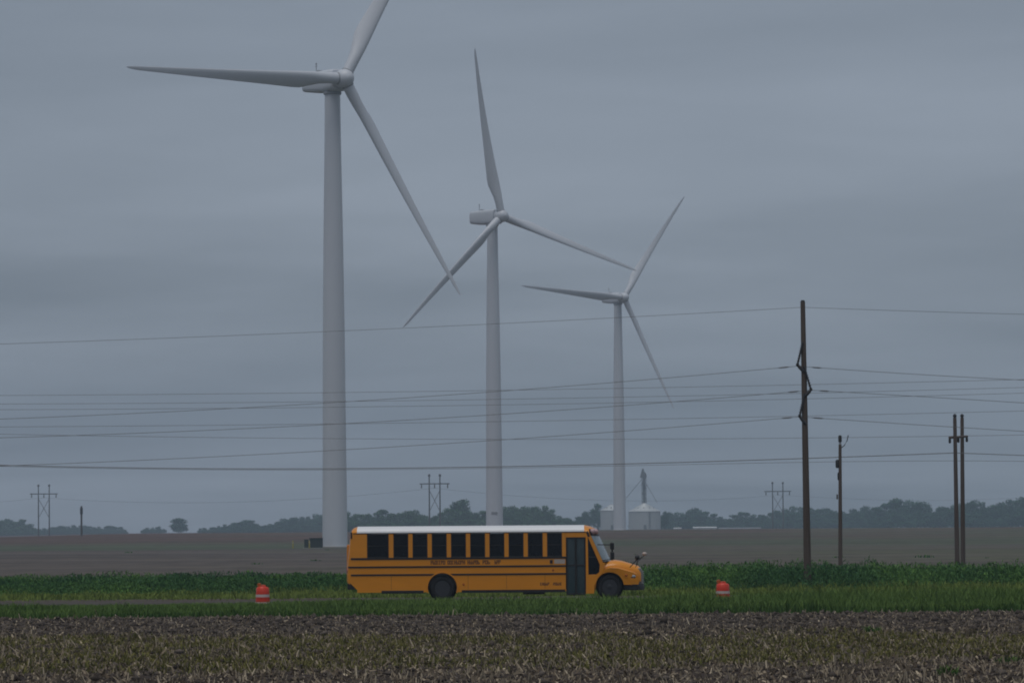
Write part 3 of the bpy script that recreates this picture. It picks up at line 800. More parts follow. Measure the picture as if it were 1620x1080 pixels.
# tall single pole with three braced insulator brackets
YP = 206.6
pt = at(1270, 478, YP); pb_ = at(1278, 926, YP); pb_.z = tz(pb_.x, YP) - .3
pole = empty('utility_pole', (pb_.x, YP, tz(pb_.x, YP))); tag(pole, 'tallest brown wooden utility pole with three bracketed insulators, right of the bus', 'utility pole')
org = Vector(pole.location)
def rel(px, py, Y, o): return at(px, py, Y) - o
ppm = F / YP
shaft = pole_mesh(pt - org, pb_ - org, .115, .19).build('shaft', 'pole_wood', pole, smooth=True)
MB().tube(pt - org, pt - org + Vector((0, 0, .10)), .12, .08).build('cap', 'pole_dark', pole)
for (x0, y0, x1, y1, x2, y2, side) in ((1270, 541, 1261.5, 577, 1272, 588, -1), (1272, 579, 1283, 616, 1273.5, 627, 1), (1273, 622, 1265, 658, 1275, 671, -1)):
    a, b, c = rel(x0, y0, YP - .12, org), rel(x1, y1, YP - .15, org), rel(x2, y2, YP - .12, org)
    br = MB(); br.path([a, a.lerp(b, .5), b], .045, 8); brace = br.build('suspension_insulator', 'insulator', pole, smooth=True)
    post = MB(); post.path([c, c.lerp(b, .3), c.lerp(b, .7), b], [.06, .085, .085, .06], 10); post.build('post_insulator', 'insulator', pole, smooth=True)
    n_ = 9
    for k in range(n_):
        q = a.lerp(b, (k + .5) / n_); d = (b - a).normalized() * .02
        MB().tube(q - d, q + d, .072, n=10).build('shed_disc', 'insulator', brace)
    MB().ball(b, .075, .075, .075).build('clamp', 'pole_dark', pole, smooth=True)
# short pole
YS = 262.0
pt2 = at(1329, 703, YS); pb2 = at(1329.5, 905, YS)
sp = empty('utility_pole', (pb2.x, YS, tz(pb2.x, YS))); tag(sp, 'short thin wooden utility pole between the tall pole and twin poles', 'utility pole')
o2 = Vector(sp.location); pb2.z = o2.z - .3
pole_mesh(pt2 - o2, pb2 - o2, .095, .135).build('shaft', 'pole_wood', sp, smooth=True)
MB().tube(pt2 - o2, rel(1329, 699, YS, o2), .075).build('neck', 'pole_cap', sp)
MB().lathe([(.07, 0), (.11, .03), (.11, .34), (.07, .42)], rel(1329, 699, YS, o2), 'z', 12).build('pole_top_insulator', 'pole_dark', sp, smooth=True)
MB().path([rel(1331, 708, YS, o2), rel(1336, 704, YS, o2), rel(1340, 697, YS, o2), rel(1342, 688, YS, o2)], .028, 8).build('bracket', 'pole_dark', sp)
tf = rel(1325, 740, YS, o2)
MB().lathe([(.05, 0), (.11, .03), (.12, .1), (.12, .44), (.09, .5), (.03, .52)], tf, 'z', 14).build('cutout_switch', 'pole_dark', sp, smooth=True)
MB().tube(tf + Vector((.05, 0, .25)), tf + Vector((.22, 0, .25)), .03).build('switch_arm', 'pole_dark', sp)
MB().lathe([(.05, 0), (.08, .03), (.08, .42), (.04, .46)], rel(1327, 759, YS, o2), 'z', 12).build('arrester', 'pole_dark', sp, smooth=True)
MB().box(-.19, -.10, -.05, .05, 4.6, 4.9).build('number_plate', 'far_wood', sp)
# twin poles: an H-frame seen nearly end-on
YT = 300.0
tb = at(1518, 895, YT)
tw = empty('twin_utility_pole', (tb.x, YT, tz(tb.x, YT))); tag(tw, 'pair of close reddish-brown wooden poles with a short crossarm near right edge', 'utility pole')
ot = Vector(tw.location)
for (xt, xb, Yp, yt) in ((1510.5, 1514.5, YT, 660), (1522, 1523.5, YT + 2.6, 660)):
    a = rel(xt, yt, Yp, ot); b = rel(xb, 895, Yp, ot); b.z = -.3
    pole_mesh(a, b, .125, .175).build('shaft', 'pole_wood', tw, smooth=True)
    MB().lathe([(.05, 0), (.13, .05), (.13, .16), (.05, .25)], a, 'z', 12).build('insulator', 'pole_dark', tw, smooth=True)
ca = MB(); a = rel(1502, 692, YT - .25, ot); b = rel(1530, 690, YT + 2.9, ot)
ca.path([a, b], .085, 8); ca.build('crossarm', 'pole_wood', tw)
for f_ in (.02, .5, .98):
    q = a.lerp(b, f_)
    MB().lathe([(.04, -.35), (.09, -.3), (.09, -.05), (.04, 0)], q + Vector((0, 0, -.05)), 'z', 10).build('hanging_insulator', 'pole_dark', tw, smooth=True)
# small pole in the left field
Yq = 1150.0
HFK = 1.3
pq = at(129, 858, Yq); tqz = tz(pq.x, Yq); qt = at(129, 800, Yq)
fp = empty('utility_pole', (pq.x, Yq, tqz)); tag(fp, 'small lone dark pole in the field at far left', 'utility pole')
MB().path([(0, 0, -.4), (0, 0, qt.z - tqz)], [.30, .24], 10).build('shaft', 'far_wood', fp, smooth=True)
MB().lathe([(.3, 0), (.38, .1), (.38, 1.6), (.3, 1.8)], (0, 0, qt.z - tqz - 2.2), 'z', 12).build('transformer', 'pole_dark', fp, smooth=True)

# far H-frame towers
def hframe(px, ytop, Y, half, label):
    Y *= HFK; half *= HFK
    g = at(px, 840, Y); z0 = tz(g.x, Y); top = at(px, ytop, Y).z - z0
    t = empty('transmission_frame', (g.x, Y, z0)); tag(t, label, 'power pylon', 'distant H-frame pylons')
    for s_ in (-1, 1):
        MB().path([(s_ * half, 0, -.5), (s_ * half, 0, top)], [.34, .24], 8).build('leg', 'far_wood', t, smooth=True)
        MB().ball((s_ * half, 0, top + .1), .55, .45, .6).build('peak_insulator', 'far_wood', t)
    zc = top - 3.0 * (Y / 1500) * .95
    MB().box(-half - 4.0, half + 4.0, -.2, .2, zc - .22, zc + .22).build('crossarm', 'far_wood', t)
    for x in (-half - 3.2, 0, half + 3.2):
        MB().path([(x, 0, zc - .2), (x, 0, zc - 1.8)], [.2, .3], 7).build('insulator_string', 'far_wood', t)
    zl = top * .36; zh = top * .74
    MB().path([(-half, -.2, zl), (half, -.2, zh)], .13, 6).build('brace', 'far_wood', t)
    MB().path([(half, .2, zl), (-half, .2, zh)], .13, 6).build('brace', 'far_wood', t)
    return Vector(t.location) + Vector((0, 0, zc - 1.8)), half
HF = [hframe(69.5, 768, 1540, 1.95, 'hazy wooden H-frame pylon at far left above the trees'),
      hframe(688, 752, 1360, 1.70, 'hazy wooden H-frame pylon above the trees behind the bus'),
      hframe(1231, 764, 1600, 1.95, 'hazy wooden H-frame pylon just left of the tallest utility pole')]

# ------------------------------------------------------------------ wires
def wire(pts, Y, r_, label, fit=2, name='power_line', rods=(), Y2=None):
    X = np.array([p[0] for p in pts], float); Yp = np.array([p[1] for p in pts], float)
    fit = min(fit, len(pts) - 1)
    c = np.polyfit(X, Yp, fit)
    # pin the ends exactly
    res0 = Yp[0] - np.polyval(c, X[0]); res1 = Yp[-1] - np.polyval(c, X[-1])
    out = []
    for x in np.linspace(X[0], X[-1], 60):
        k = (x - X[0]) / (X[-1] - X[0])
        out.append(at(x, np.polyval(c, x) + res0 * (1 - k) + res1 * k, Y if Y2 is None else Y + (Y2 - Y) * k))
    o = MB().path(out, r_, 5).build(name, 'wire', smooth=True)
    tag(o, label, 'power line', 'overhead power lines')
    for (x, w) in rods:
        q = []
        for xx in np.linspace(x - w / 2, x + w / 2, 5):
            k = (xx - X[0]) / (X[-1] - X[0])
            q.append(at(xx, np.polyval(c, xx) + res0 * (1 - k) + res1 * k, Y))
        MB().path(q, [r_ * 1.4, r_ * 3.0, r_ * 3.0, r_ * 3.0, r_ * 1.4], 6).build('armor_rod', 'wire', o, smooth=True)
    return o
wr = .013
wire([(-160, 549), (0, 543), (540, 523), (900, 507), (1270, 486)], YP, wr * .8, 'topmost thin power line, from the tallest pole tip to the left edge')
wire([(1270, 486), (1620, 497), (1760, 500)], YP, wr * .8, 'topmost thin power line, from the tallest pole tip to the right edge')
wire([(-160, 668), (0, 663), (300, 650), (550, 635), (770, 620), (1100, 595), (1261, 579)], YP, wr, 'power line from the upper left insulator of the tallest pole to the left edge', rods=((1240, 18),))
wire([(1261, 579), (1283, 581), (1450, 592), (1620, 601), (1760, 607)], YP, wr, 'power line from the upper insulator of the tallest pole to the right edge', rods=((1292, 16),))
wire([(-160, 696), (0, 692), (510, 672), (770, 656), (1100, 634), (1283, 617)], YP, wr, 'power line from the middle insulator of the tallest pole to the left edge', rods=((1255, 18),))
wire([(1283, 617), (1420, 625), (1620, 637), (1760, 646)], YP, wr, 'power line from the middle insulator of the tallest pole to the right edge', rods=((1304, 16),))
wire([(-160, 742), (0, 737), (280, 724), (550, 711), (800, 696), (1100, 674), (1265, 659)], YP, wr, 'power line from the lowest insulator of the tallest pole to the left edge', rods=((1245, 18),))
wire([(1265, 659), (1290, 663), (1450, 672), (1620, 682), (1760, 690)], YP, wr, 'power line from the lowest insulator of the tallest pole to the right edge', rods=((1294, 18),))
YB = 340.0
for k, (pts, lab) in enumerate((([(-200, 626), (0, 624), (540, 621), (1100, 611), (1620, 599), (1800, 595)], 'uppermost of the five near-level thin power lines crossing behind the turbines'),
          ([(-200, 639), (0, 638), (560, 634), (1100, 626), (1620, 612), (1800, 607)], 'second from top of the five near-level thin power lines'),
          ([(-200, 648), (0, 647), (540, 643), (1100, 635), (1620, 621), (1800, 616)], 'middle of the five near-level thin power lines'),
          ([(-200, 676), (0, 675), (540, 670), (1100, 661), (1620, 649), (1800, 645)], 'fourth from top of the five near-level thin power lines'),
          ([(-200, 682), (0, 685), (540, 694), (1100, 693), (1620, 687), (1800, 684)], 'lowest of the five near-level thin power lines, sagging slightly in the middle'))):
    wire(pts, YB, .016, lab.replace(' crossing behind the turbines', ' running across the whole picture'))
wire([(-200, 728), (0, 736), (300, 741.5), (540, 740), (1100, 731), (1510, 716)], YT, .030, 'thick twisted cable from the twin poles to the left edge', fit=3)
wire([(1510, 716), (1620, 720), (1800, 727)], YT, .026, 'thick cable from the twin poles to the right edge')
wire([(-200, 731), (0, 737), (540, 743), (1100, 735), (1350, 728.5), (1620, 731), (1800, 734)], YT + 6, .015, 'thin cable running just beneath the thick twisted cable', fit=4)
# far span between the H-frames
names = ['near phase', 'middle phase', 'far phase']
for (A, h1), (B, h2), lab in ((HF[0], HF[1], 'faint sagging far power line between the left and middle H-frame pylons'),
                              (HF[1], HF[2], 'faint sagging far power line between the middle and right H-frame pylons')):
    pts = []
    for i in range(31):
        k = i / 30; q = A.lerp(B, k); q.z -= 4.0 * 4 * k * (1 - k); pts.append(q)
    o = MB().path(pts, .045, 4).build('power_line', 'wire'); tag(o, lab, 'power line', 'overhead power lines')
A = HF[0][0]; pts = [A + Vector((-8 * i, 6 * i, -2.2 * math.sin(min(1, i / 10) * 3.0))) for i in range(11)]
tag(MB().path(pts, .045, 4).build('power_line', 'wire'), 'faint far power line leaving the far left H-frame pylon leftward', 'power line', 'overhead power lines')
A = HF[2][0]; pts = [A + Vector((15 * i, 6 * i, -3.0 * math.sin(min(1, i / 10) * 3.0))) for i in range(11)]
tag(MB().path(pts, .045, 4).build('power_line', 'wire'), 'faint far power line leaving the right H-frame pylon rightward', 'power line', 'overhead power lines')

# ------------------------------------------------------------------ grain bins, leg and sheds
def grain_bin(px0, px1, eave, peak, Y, label):
    a, b = at(px0, 830, Y), at(px1, 830, Y); r_ = (b.x - a.x) / 2; cx = (a.x + b.x) / 2; z0 = tz(cx, Y)
    ze = at((px0 + px1) / 2, eave, Y).z - z0; zp = at((px0 + px1) / 2, peak, Y).z - z0
    t = empty('grain_bin', (cx, Y, z0)); tag(t, label, 'grain bin', 'grain bins at the far farmyard')
    nr = int(ze / 1.1); prof = []
    for k in range(nr):
        z = ze * k / nr; h = ze / nr
        prof += [(r_, z), (r_ * 1.004, z + h * .45), (r_ * 1.004, z + h * .55), (r_, z + h * .98)]
    MB().lathe(prof, (0, 0, 0), 'z', 40).build('wall', 'galvanised', t, smooth=True)
    roof = MB().lathe([(r_ * 1.03, ze - .1), (r_ * 1.03, ze), (r_ * .16, zp - .35), (r_ * .14, zp)], (0, 0, 0), 'z', 40).build('roof', 'galvanised', t, smooth=True)
    for k in range(10):
        th = 2 * math.pi * k / 10 + .2
        q = (r_ * .62 * math.cos(th), r_ * .62 * math.sin(th), ze + (zp - ze) * .40)
        MB().box(q[0] - .35, q[0] + .35, q[1] - .35, q[1] + .35, q[2] - .3, q[2] + .35).build('vent', 'galvanised_dark', roof)
    d = MB(); d.box(-.7, .7, -r_ - .12, -r_ + .3, .3, 2.6); d.build('door', 'galvanised_dark', t)
    ld = MB(); ld.box(r_ * .3 - .3, r_ * .3 - .2, -r_ * .99 - .2, -r_ * .95, .4, ze); ld.box(r_ * .3 + .2, r_ * .3 + .3, -r_ * .99 - .2, -r_ * .95, .4, ze)
    ld.build('ladder', 'galvanised_dark', t)
    return t
YG = 2330.0
grain_bin(994.5, 1045, 808.5, 795.5, YG, 'big pale grain bin with conical roof, right of the farthest turbine')
grain_bin(950, 986, 807, 797, YG + 25, 'pale grain bin partly hidden behind the farthest turbine tower')
g = at(1019.5, 838, YG + 12); z0 = tz(g.x, YG + 12)
lg = empty('grain_elevator_leg', (g.x, YG + 12, z0)); tag(lg, 'tall grey grain elevator tower rising above the big grain bin', 'grain elevator')
top = at(1016, 741, YG + 12).z - z0
fr = MB()
for sx in (-1.15, 1.15):
    for sy in (-1.15, 1.15): fr.box(sx - .14, sx + .14, sy - .14, sy + .14, 0, top - 5)
nb_ = 10
for k in range(nb_):
    za, zb_ = (top - 5) * k / nb_, (top - 5) * (k + 1) / nb_
    for sy in (-1.15, 1.15):
        s1 = 1 if k % 2 else -1
        fr.path([(-1.15 * s1, sy, za), (1.15 * s1, sy, zb_)], .10, 4); fr.box(-1.15, 1.15, sy - .08, sy + .08, zb_ - .1, zb_ + .1)
fr.build('frame', 'galvanised_dark', lg)
MB().box(-.75, .75, -.6, .6, 0, top - 4.5).build('casing', 'galvanised_dark', lg)
hd = MB(); hd.prism([(-2.2, top - 5), (1.5, top - 5), (1.3, top - 3), (.2, top - 1.6), (-.2, top), (-.9, top), (-1.5, top - 2)], -.8, .8); hd.build('head', 'galvanised_dark', lg)
MB().box(-1.9, 1.9, -1.7, 1.7, top - 9.2, top - 8.9).build('platform', 'galvanised_dark', lg)
MB().path([(-1.0, 0, top - 5.5), (-12.0, 6, 14.6)], .14, 6).build('spout', 'galvanised_dark', lg)
MB().path([(1.0, 0, top - 8), (7.0, -6, 14.6)], .14, 6).build('spout', 'galvanised_dark', lg)
for px0, px1, yt, mt, lab in ((1066, 1077, 835.0, 'shed_white', 'tiny white shed on the horizon right of the grain bins'),
                          (1097, 1133, 833.6, 'shed_white', 'long low white shed on the horizon beneath the trees'),
                          (1137, 1203, 835.0, 'shed_grey', 'longest low grey shed on the horizon left of the tallest pole')):
    Ysh = 2600.0
    a, b = at(px0, 835, Ysh), at(px1, 835, Ysh); cx = (a.x + b.x) / 2; hw = (b.x - a.x) / 2; z0 = tz(cx, Ysh)
    h = at((px0 + px1) / 2, yt, Ysh).z - z0 + .3
    t = empty('farm_shed', (cx, Ysh, z0)); tag(t, lab, 'shed', 'low sheds on the horizon')
    MB().box(-hw, hw, -5, 5, 0, h * .62).build('wall', mt, t)
    MB().add([(-hw - .3, -5.4, h * .6), (hw + .3, -5.4, h * .6), (hw + .3, 5.4, h * .6), (-hw - .3, 5.4, h * .6), (-hw - .3, 0, h), (hw + .3, 0, h)],
             [(0, 1, 5, 4), (2, 3, 4, 5), (0, 4, 3), (1, 2, 5), (0, 3, 2, 1)]).build('roof', mt, t)

# ------------------------------------------------------------------ trees
def crown_data(seed, tall=False):
    """unit-height crown: clumps of leaf quads around scattered lobes"""
    rg = np.random.default_rng(seed)
    nl = rg.integers(11, 17); lobes = []
    for k in range(nl):
        h = rg.uniform(.20, .90); a = rg.uniform(0, 6.283)
        maxr = .40 * math.sin(min(1, (1.04 - h) / .62) * math.pi / 2) ** .8
        rr = maxr * rg.uniform(.25, .85)
        s_ = rg.uniform(.10, .19) * (1.15 - .35 * h)
        lobes.append((rr * math.cos(a), rr * math.sin(a), min(h, .99 - s_ * .8), s_))
    lobes.append((rg.uniform(-.05, .05), 0, .86, .13)); lobes.append((0, 0, .55, .26)); lobes.append((.05, 0, .30, .28))
    Vs, Ts = [], []
    for (cx, cy, cz, s_) in lobes:
        n = int(5200 * s_ * s_ * 1.6) + 30
        d = rg.normal(size=(n, 3)); d /= np.linalg.norm(d, axis=1)[:, None]
        rad = s_ * rg.uniform(.62, 1.12, n)[:, None] * (1 + .25 * np.sin(d[:, :1] * 7 + cx * 30) * np.cos(d[:, 1:2] * 6))
        c = np.array([cx, cy, cz]) + d * rad * np.array([1.1, 1.1, .9])
        c[:, 2] = np.maximum(c[:, 2], .02)
        u = rg.normal(size=(n, 3)); u /= np.linalg.norm(u, axis=1)[:, None]
        w = np.cross(d + .9 * rg.normal(size=(n, 3)), u); w /= np.linalg.norm(w, axis=1)[:, None]
        sz = rg.uniform(.011, .026, n)[:, None]
        q = np.stack([c - u * sz - w * sz * .7, c + u * sz - w * sz * .7, c + u * sz + w * sz * .7, c - u * sz + w * sz * .7], 1)
        Vs.append(q.reshape(-1, 3)); Ts.append(np.clip(rg.uniform(.1, .9, n) + rg.normal() * .18, 0, 1))
    Vv = np.concatenate(Vs); Tt = np.concatenate(Ts)
    return Vv, np.arange(len(Vv)).reshape(-1, 4), Tt
CROWNS = {}
for mt in ('leaf_dark', 'leaf_mid'):
    CROWNS[mt] = []
    for k in range(6):
        o = fast_mesh('crown', *crown_data(100 + k)[:2], mt, crown_data(100 + k)[2]); CROWNS[mt].append(o.data)
        bpy.data.objects.remove(o)
def trunk_mesh(seed):
    rs = random.Random(seed); t = MB()
    t.path([(0, 0, -.04), (0.01, 0, .2), (rs.uniform(-.03, .03), 0, .5), (rs.uniform(-.04, .04), 0, .8)], [.034, .026, .017, .006], 7)
    for k in range(6):
        h = rs.uniform(.22, .6); a = rs.uniform(0, 6.28); l_ = rs.uniform(.14, .28)
        t.path([(0, 0, h), (l_ * .5 * math.cos(a), l_ * .5 * math.sin(a), h + .10), (l_ * math.cos(a), l_ * math.sin(a), h + .24)], [.013, .009, .003], 5)
    o = t.build('trunk', 'bark'); d = o.data; bpy.data.objects.remove(o); return d
TRUNKS = [trunk_mesh(s_) for s_ in range(3)]
rt_ = random.Random(21)
def tree(px, top, Y, label, mt='leaf_dark', wide=1.0, group='trees of the far tree line', sink=0.0):
    Y *= 1.27
    g = at(px, 838, Y); z0 = tz(g.x, Y) - sink; h = at(px, top, Y).z - z0
    t = empty('tree', (g.x, Y, z0), rt_.uniform(0, 6.28)); tag(t, label, 'tree', group)
    w = wide * h * rt_.uniform(.95, 1.25)
    c = bpy.data.objects.new('crown', rt_.choice(CROWNS[mt])); COL.objects.link(c); c.parent = t; c.scale = (w, w, h)
    k = bpy.data.objects.new('trunk', rt_.choice(TRUNKS)); COL.objects.link(k); k.parent = t; k.scale = (h * .8, h * .8, h)
    return t
segs = [
 ([(-40, 824), (0, 822), (12, 820), (25, 827), (32, 821), (42, 821), (50, 833), (62, 836)], 2500, 'leaf_mid', 'leafy tree in the clump at the far left edge behind the pylon'),
 ([(62, 836), (75, 834), (90, 831), (110, 830), (130, 829), (150, 833), (165, 831), (182, 830), (192, 833), (202, 838)], 2700, 'leaf_dark', 'low hazy tree in the strip behind the small lone pole'),
 ([(226, 836), (236, 832), (250, 831), (258, 836)], 2600, 'leaf_dark', 'low hazy tree just left of the lone rounded tree'),
 ([(316, 834), (328, 833), (340, 832), (352, 828), (366, 828), (378, 823), (390, 820), (404, 825), (412, 830), (426, 829), (440, 823), (460, 818), (480, 817), (500, 811), (507, 813), (520, 814), (535, 810)], 2300, 'leaf_dark', 'hazy tree in the row left of the nearest turbine tower'),
 ([(535, 810), (553, 806), (562, 812), (580, 812), (600, 806), (612, 803), (622, 811), (632, 811), (646, 805), (657, 804), (665, 814), (680, 818), (692, 812), (700, 808), (712, 802), (750, 809), (765, 806), (790, 802)], 1750, 'leaf_mid', 'green tree in the grove behind the bus left of the middle turbine'),
 ([(797, 800), (810, 799), (820, 799), (832, 800), (845, 799), (852, 806), (872, 804), (885, 813), (900, 820), (912, 826)], 1750, 'leaf_mid', 'green tree in the grove behind the bus right of the middle turbine'),
 ([(918, 817), (930, 806)], 1960, 'leaf_dark', 'small dark tree left of the grain bins'),
 ([(1048, 812), (1060, 808), (1075, 806), (1085, 812), (1092, 804), (1105, 803), (1120, 808), (1140, 818), (1155, 819), (1166, 810), (1180, 808), (1200, 812), (1215, 812), (1230, 806), (1250, 800), (1262, 796)], 2200, 'leaf_dark', 'hazy blue-green tree between the grain bins and the tallest pole'),
 ([(1270, 800), (1290, 804), (1310, 802), (1330, 808), (1345, 811), (1352, 803), (1362, 798), (1372, 804), (1384, 802)], 2150, 'leaf_dark', 'hazy blue-green tree near the short utility pole'),
 ([(1390, 800), (1408, 791), (1424, 786), (1440, 789), (1458, 793), (1470, 802), (1490, 800), (1504, 799)], 2000, 'leaf_dark', 'hazy tree in the tallest clump between short pole and twin poles'),
 ([(1510, 797), (1530, 792), (1550, 790), (1565, 795), (1575, 798), (1590, 792), (1610, 787), (1622, 784), (1660, 787)], 1950, 'leaf_dark', 'hazy tree at the right edge beyond the twin poles'),
]
for pts, Y, mt, lab in segs:
    X = np.array([p[0] for p in pts], float); Tp = np.array([p[1] for p in pts], float)
    x = X[0]
    while x <= X[-1]:
        top = float(np.interp(x, X, Tp)); hz = horizon(x); hgt = hz - top
        tree(x + rt_.uniform(-2, 2), top + rt_.uniform(-.5, 2.0), Y + rt_.uniform(-25, 25), lab, mt, wide=1.05 if hgt > 22 else 1.5)
        x += max(8.0, hgt * .40)
    # lower understory trees behind, closing the gaps
    x = X[0] + 3
    while x <= X[-1]:
        top = float(np.interp(x, X, Tp)); hz = horizon(x)
        tree(x, hz - (hz - top) * rt_.uniform(.32, .58), Y - rt_.uniform(30, 60), lab, mt, wide=2.3, sink=.6)
        x += max(8.0, (hz - top) * .42)
for px, top, Y, wide, mt, lab in ((283, 819, 2150, 1.5, 'leaf_dark', 'lone rounded tree standing out above the low left tree line'),
                            (730, 789.5, 1740, .95, 'leaf_mid', 'tallest rounded green tree behind the bus between pylon and middle turbine'),
                            (862, 799, 1745, .8, 'leaf_mid', 'pointed green tree at the right end of the grove behind the bus'),
                            (946, 796, 1960, .8, 'leaf_dark', 'dark tree with a flat top hugging the left grain bin'),
                            (1052, 808, 1870, .55, 'leaf_dark', 'dark narrow tree overlapping the right side of the big grain bin')):
    tree(px, top, Y, lab, mt, wide)
for k, (px, top, lab) in enumerate(((968, 829, 'tiny dark bush at the foot of the left grain bin'), (1020, 831, 'tiny dark bush at the foot of the big grain bin'), (1000, 826, 'small dark bush between the two grain bins'), (1036, 826, 'low dark bush at the right foot of the big grain bin'))):
    tree(px, top, 1860, lab, 'leaf_dark', 1.3, group='bushes at the grain bins')

# ------------------------------------------------------------------ vegetation and soil cover (uncountable)
def rand_xy(n, y0, y1, k=0.128, pad=3.0, power=1.0):
    Y = y0 + (y1 - y0) * RNG.uniform(0, 1, n) ** power
    X = RNG.uniform(-1, 1, n) * (Y * k + pad)
    return X, Y
def blades(name, X, Y, H, Wd, lean, material, tint, zoff=-0.01):
    n = len(X); Z = terrain(X, Y) + zoff
    a = RNG.uniform(0, math.tau, n); dx, dy = np.cos(a) * Wd / 2, np.sin(a) * Wd / 2 * .4
    la = RNG.uniform(0, math.tau, n); lx, ly = np.cos(la) * lean * H, np.sin(la) * lean * H
    V = np.empty((n, 5, 3))
    V[:, 0] = np.stack([X - dx, Y - dy, Z], 1); V[:, 1] = np.stack([X + dx, Y + dy, Z], 1)
    V[:, 2] = np.stack([X + dx * .8 + lx * .35, Y + dy * .8 + ly * .35, Z + H * .6], 1)
    V[:, 3] = np.stack([X - dx * .8 + lx * .35, Y - dy * .8 + ly * .35, Z + H * .6], 1)
    V[:, 4] = np.stack([X + lx, Y + ly, Z + H], 1)
    V = V.reshape(-1, 3); b = np.arange(n) * 5
    Fq = np.concatenate([np.stack([b, b + 1, b + 2], 1), np.stack([b, b + 2, b + 3], 1), np.stack([b + 3, b + 2, b + 4], 1)])
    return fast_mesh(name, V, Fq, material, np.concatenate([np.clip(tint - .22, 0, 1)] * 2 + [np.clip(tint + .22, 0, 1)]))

# near roadside grass
n = 110000
X, Y = rand_xy(n, 142.5, 171.0)
edge = 142.8 + 1.8 * vnoise(X / 3.0, X * 0, 31) + 0.018 * X
keep = Y > edge
X, Y = X[keep], Y[keep]
hN = vnoise(X / 1.6, Y / 1.6, 32); hB = vnoise(X / 7.0, Y / 5.0, 33)
Hh = (.13 + .26 * hN ** 1.3 + .14 * hB) * RNG.uniform(.55, 1.3, len(X)) * (1 - .25 * sstep(166, 171, Y)) * (0.9 + 0.5 * sstep(3, 12, X)) * (1 - .5 * sstep(155, 166, Y) * (1 - sstep(-16, -8, X)))
for dpx in (415.5, 1143.5):
    Hh = Hh * (1 - .34 * np.exp(-((X - (dpx - 810) / F * Y) / .45) ** 2))
tint = np.clip(.15 + .6 * vnoise(X / 2.2, Y / 2.4, 34) * RNG.uniform(.3, 1.2, len(X)) + .42 * sstep(150, 167, Y) * RNG.uniform(.3, 1.2, len(X)), 0, 1)
tag(blades('roadside_grass', X, Y, Hh, RNG.uniform(.02, .05, len(X)), RNG.uniform(.1, .65, len(X)), 'grass', tint),
    'strip of ankle-high green grass between stubble field and road', 'grass', kind='stuff')
# pale verge behind the road
n = 60000
X, Y = rand_xy(n, 181.5, 208.0)
keep = (Y > 186.2 - 4.0 * (vnoise(X / 1.6, X * 0 + 3, 43) - .35) * RNG.uniform(0, 1.6, n)) | ((RNG.uniform(0, 1, n) < .30) & (vnoise(X / 2.5, Y / 1.2, 44) > .35))
X, Y = X[keep], Y[keep]; n = len(X)
Hh = (.09 + .30 * vnoise(X / 2.0, Y / 2.0, 41) ** 1.4) * RNG.uniform(.5, 1.4, n)
tag(blades('verge_grass', X, Y, Hh, RNG.uniform(.03, .07, n), RNG.uniform(.1, .7, n), 'verge', np.clip(.1 + .9 * vnoise(X / 2.5, Y / 3, 42) * RNG.uniform(.4, 1.2, n), 0, 1)),
    'thin yellowish grass on the far side of the road', 'grass', kind='stuff')
# tall weeds
n = 230000
X, Y = rand_xy(n, 203.5, 228.0, power=1.25)
hm = (.50 + .24 * sstep(-5, 9, X)) * (.55 + .85 * vnoise(X / .9, Y / 1.1, 51) ** 1.3) * (.75 + .5 * vnoise(X / 6.0, Y / 4.0, 52)) * sstep(203.5, 206.5, Y + 1.2 * vnoise(X / 2, X * 0, 57))
hm *= (.82 + .18 * sstep(-30, -14, X)) * (1 - .25 * sstep(221, 228, Y))
zz = hm * 1.25 * RNG.uniform(0, 1, n) ** .6
C = np.stack([X, Y, terrain(X, Y) + zz], 1)
u = RNG.normal(size=(n, 3)); u[:, 2] = np.abs(u[:, 2]) * 2.2; u /= np.linalg.norm(u, axis=1)[:, None]
w = np.cross(u, RNG.normal(size=(n, 3))); w /= np.linalg.norm(w, axis=1)[:, None]
L_ = RNG.uniform(.04, .13, n)[:, None]; Wd = L_ * RNG.uniform(.12, .34, n)[:, None]
V = np.stack([C - u * L_, C + w * Wd, C + u * L_, C - w * Wd], 1).reshape(-1, 3)
tint = np.clip(.02 + 1.15 * vnoise(X / 3.2, Y / 3.0, 53) ** 2.0 * RNG.uniform(.2, 1.4, n) + .35 * vnoise(X / .5, Y / .6, 54) * RNG.uniform(0, 1, n), 0, 1)
tag(fast_mesh('tall_weeds', V, np.arange(4 * n).reshape(-1, 4), 'weeds', tint), 'dense band of dark green waist-high weeds behind the road', 'weeds', kind='stuff')
# tufts scattered on the far field
n0 = 14
Yc = 1.0 / RNG.uniform(1 / 900.0, 1 / 250.0, n0); Xc = RNG.uniform(-1, 1, n0) * Yc * .13
k = 26
X = np.repeat(Xc, k); Y = np.repeat(Yc, k); s_ = np.repeat(RNG.uniform(.08, .26, n0), k)
X = X + RNG.normal(size=len(X)) * s_ * 1.6; Y = Y + RNG.normal(size=len(X)) * s_ * 1.6
tag(blades('field_tufts', X, Y, s_ * RNG.uniform(.5, 1.4, len(X)), s_ * .5, RNG.uniform(.1, .8, len(X)), 'weeds', RNG.uniform(0, .7, len(X))),
    'small dark tufts dotted over the far bare field', 'weeds', kind='stuff')
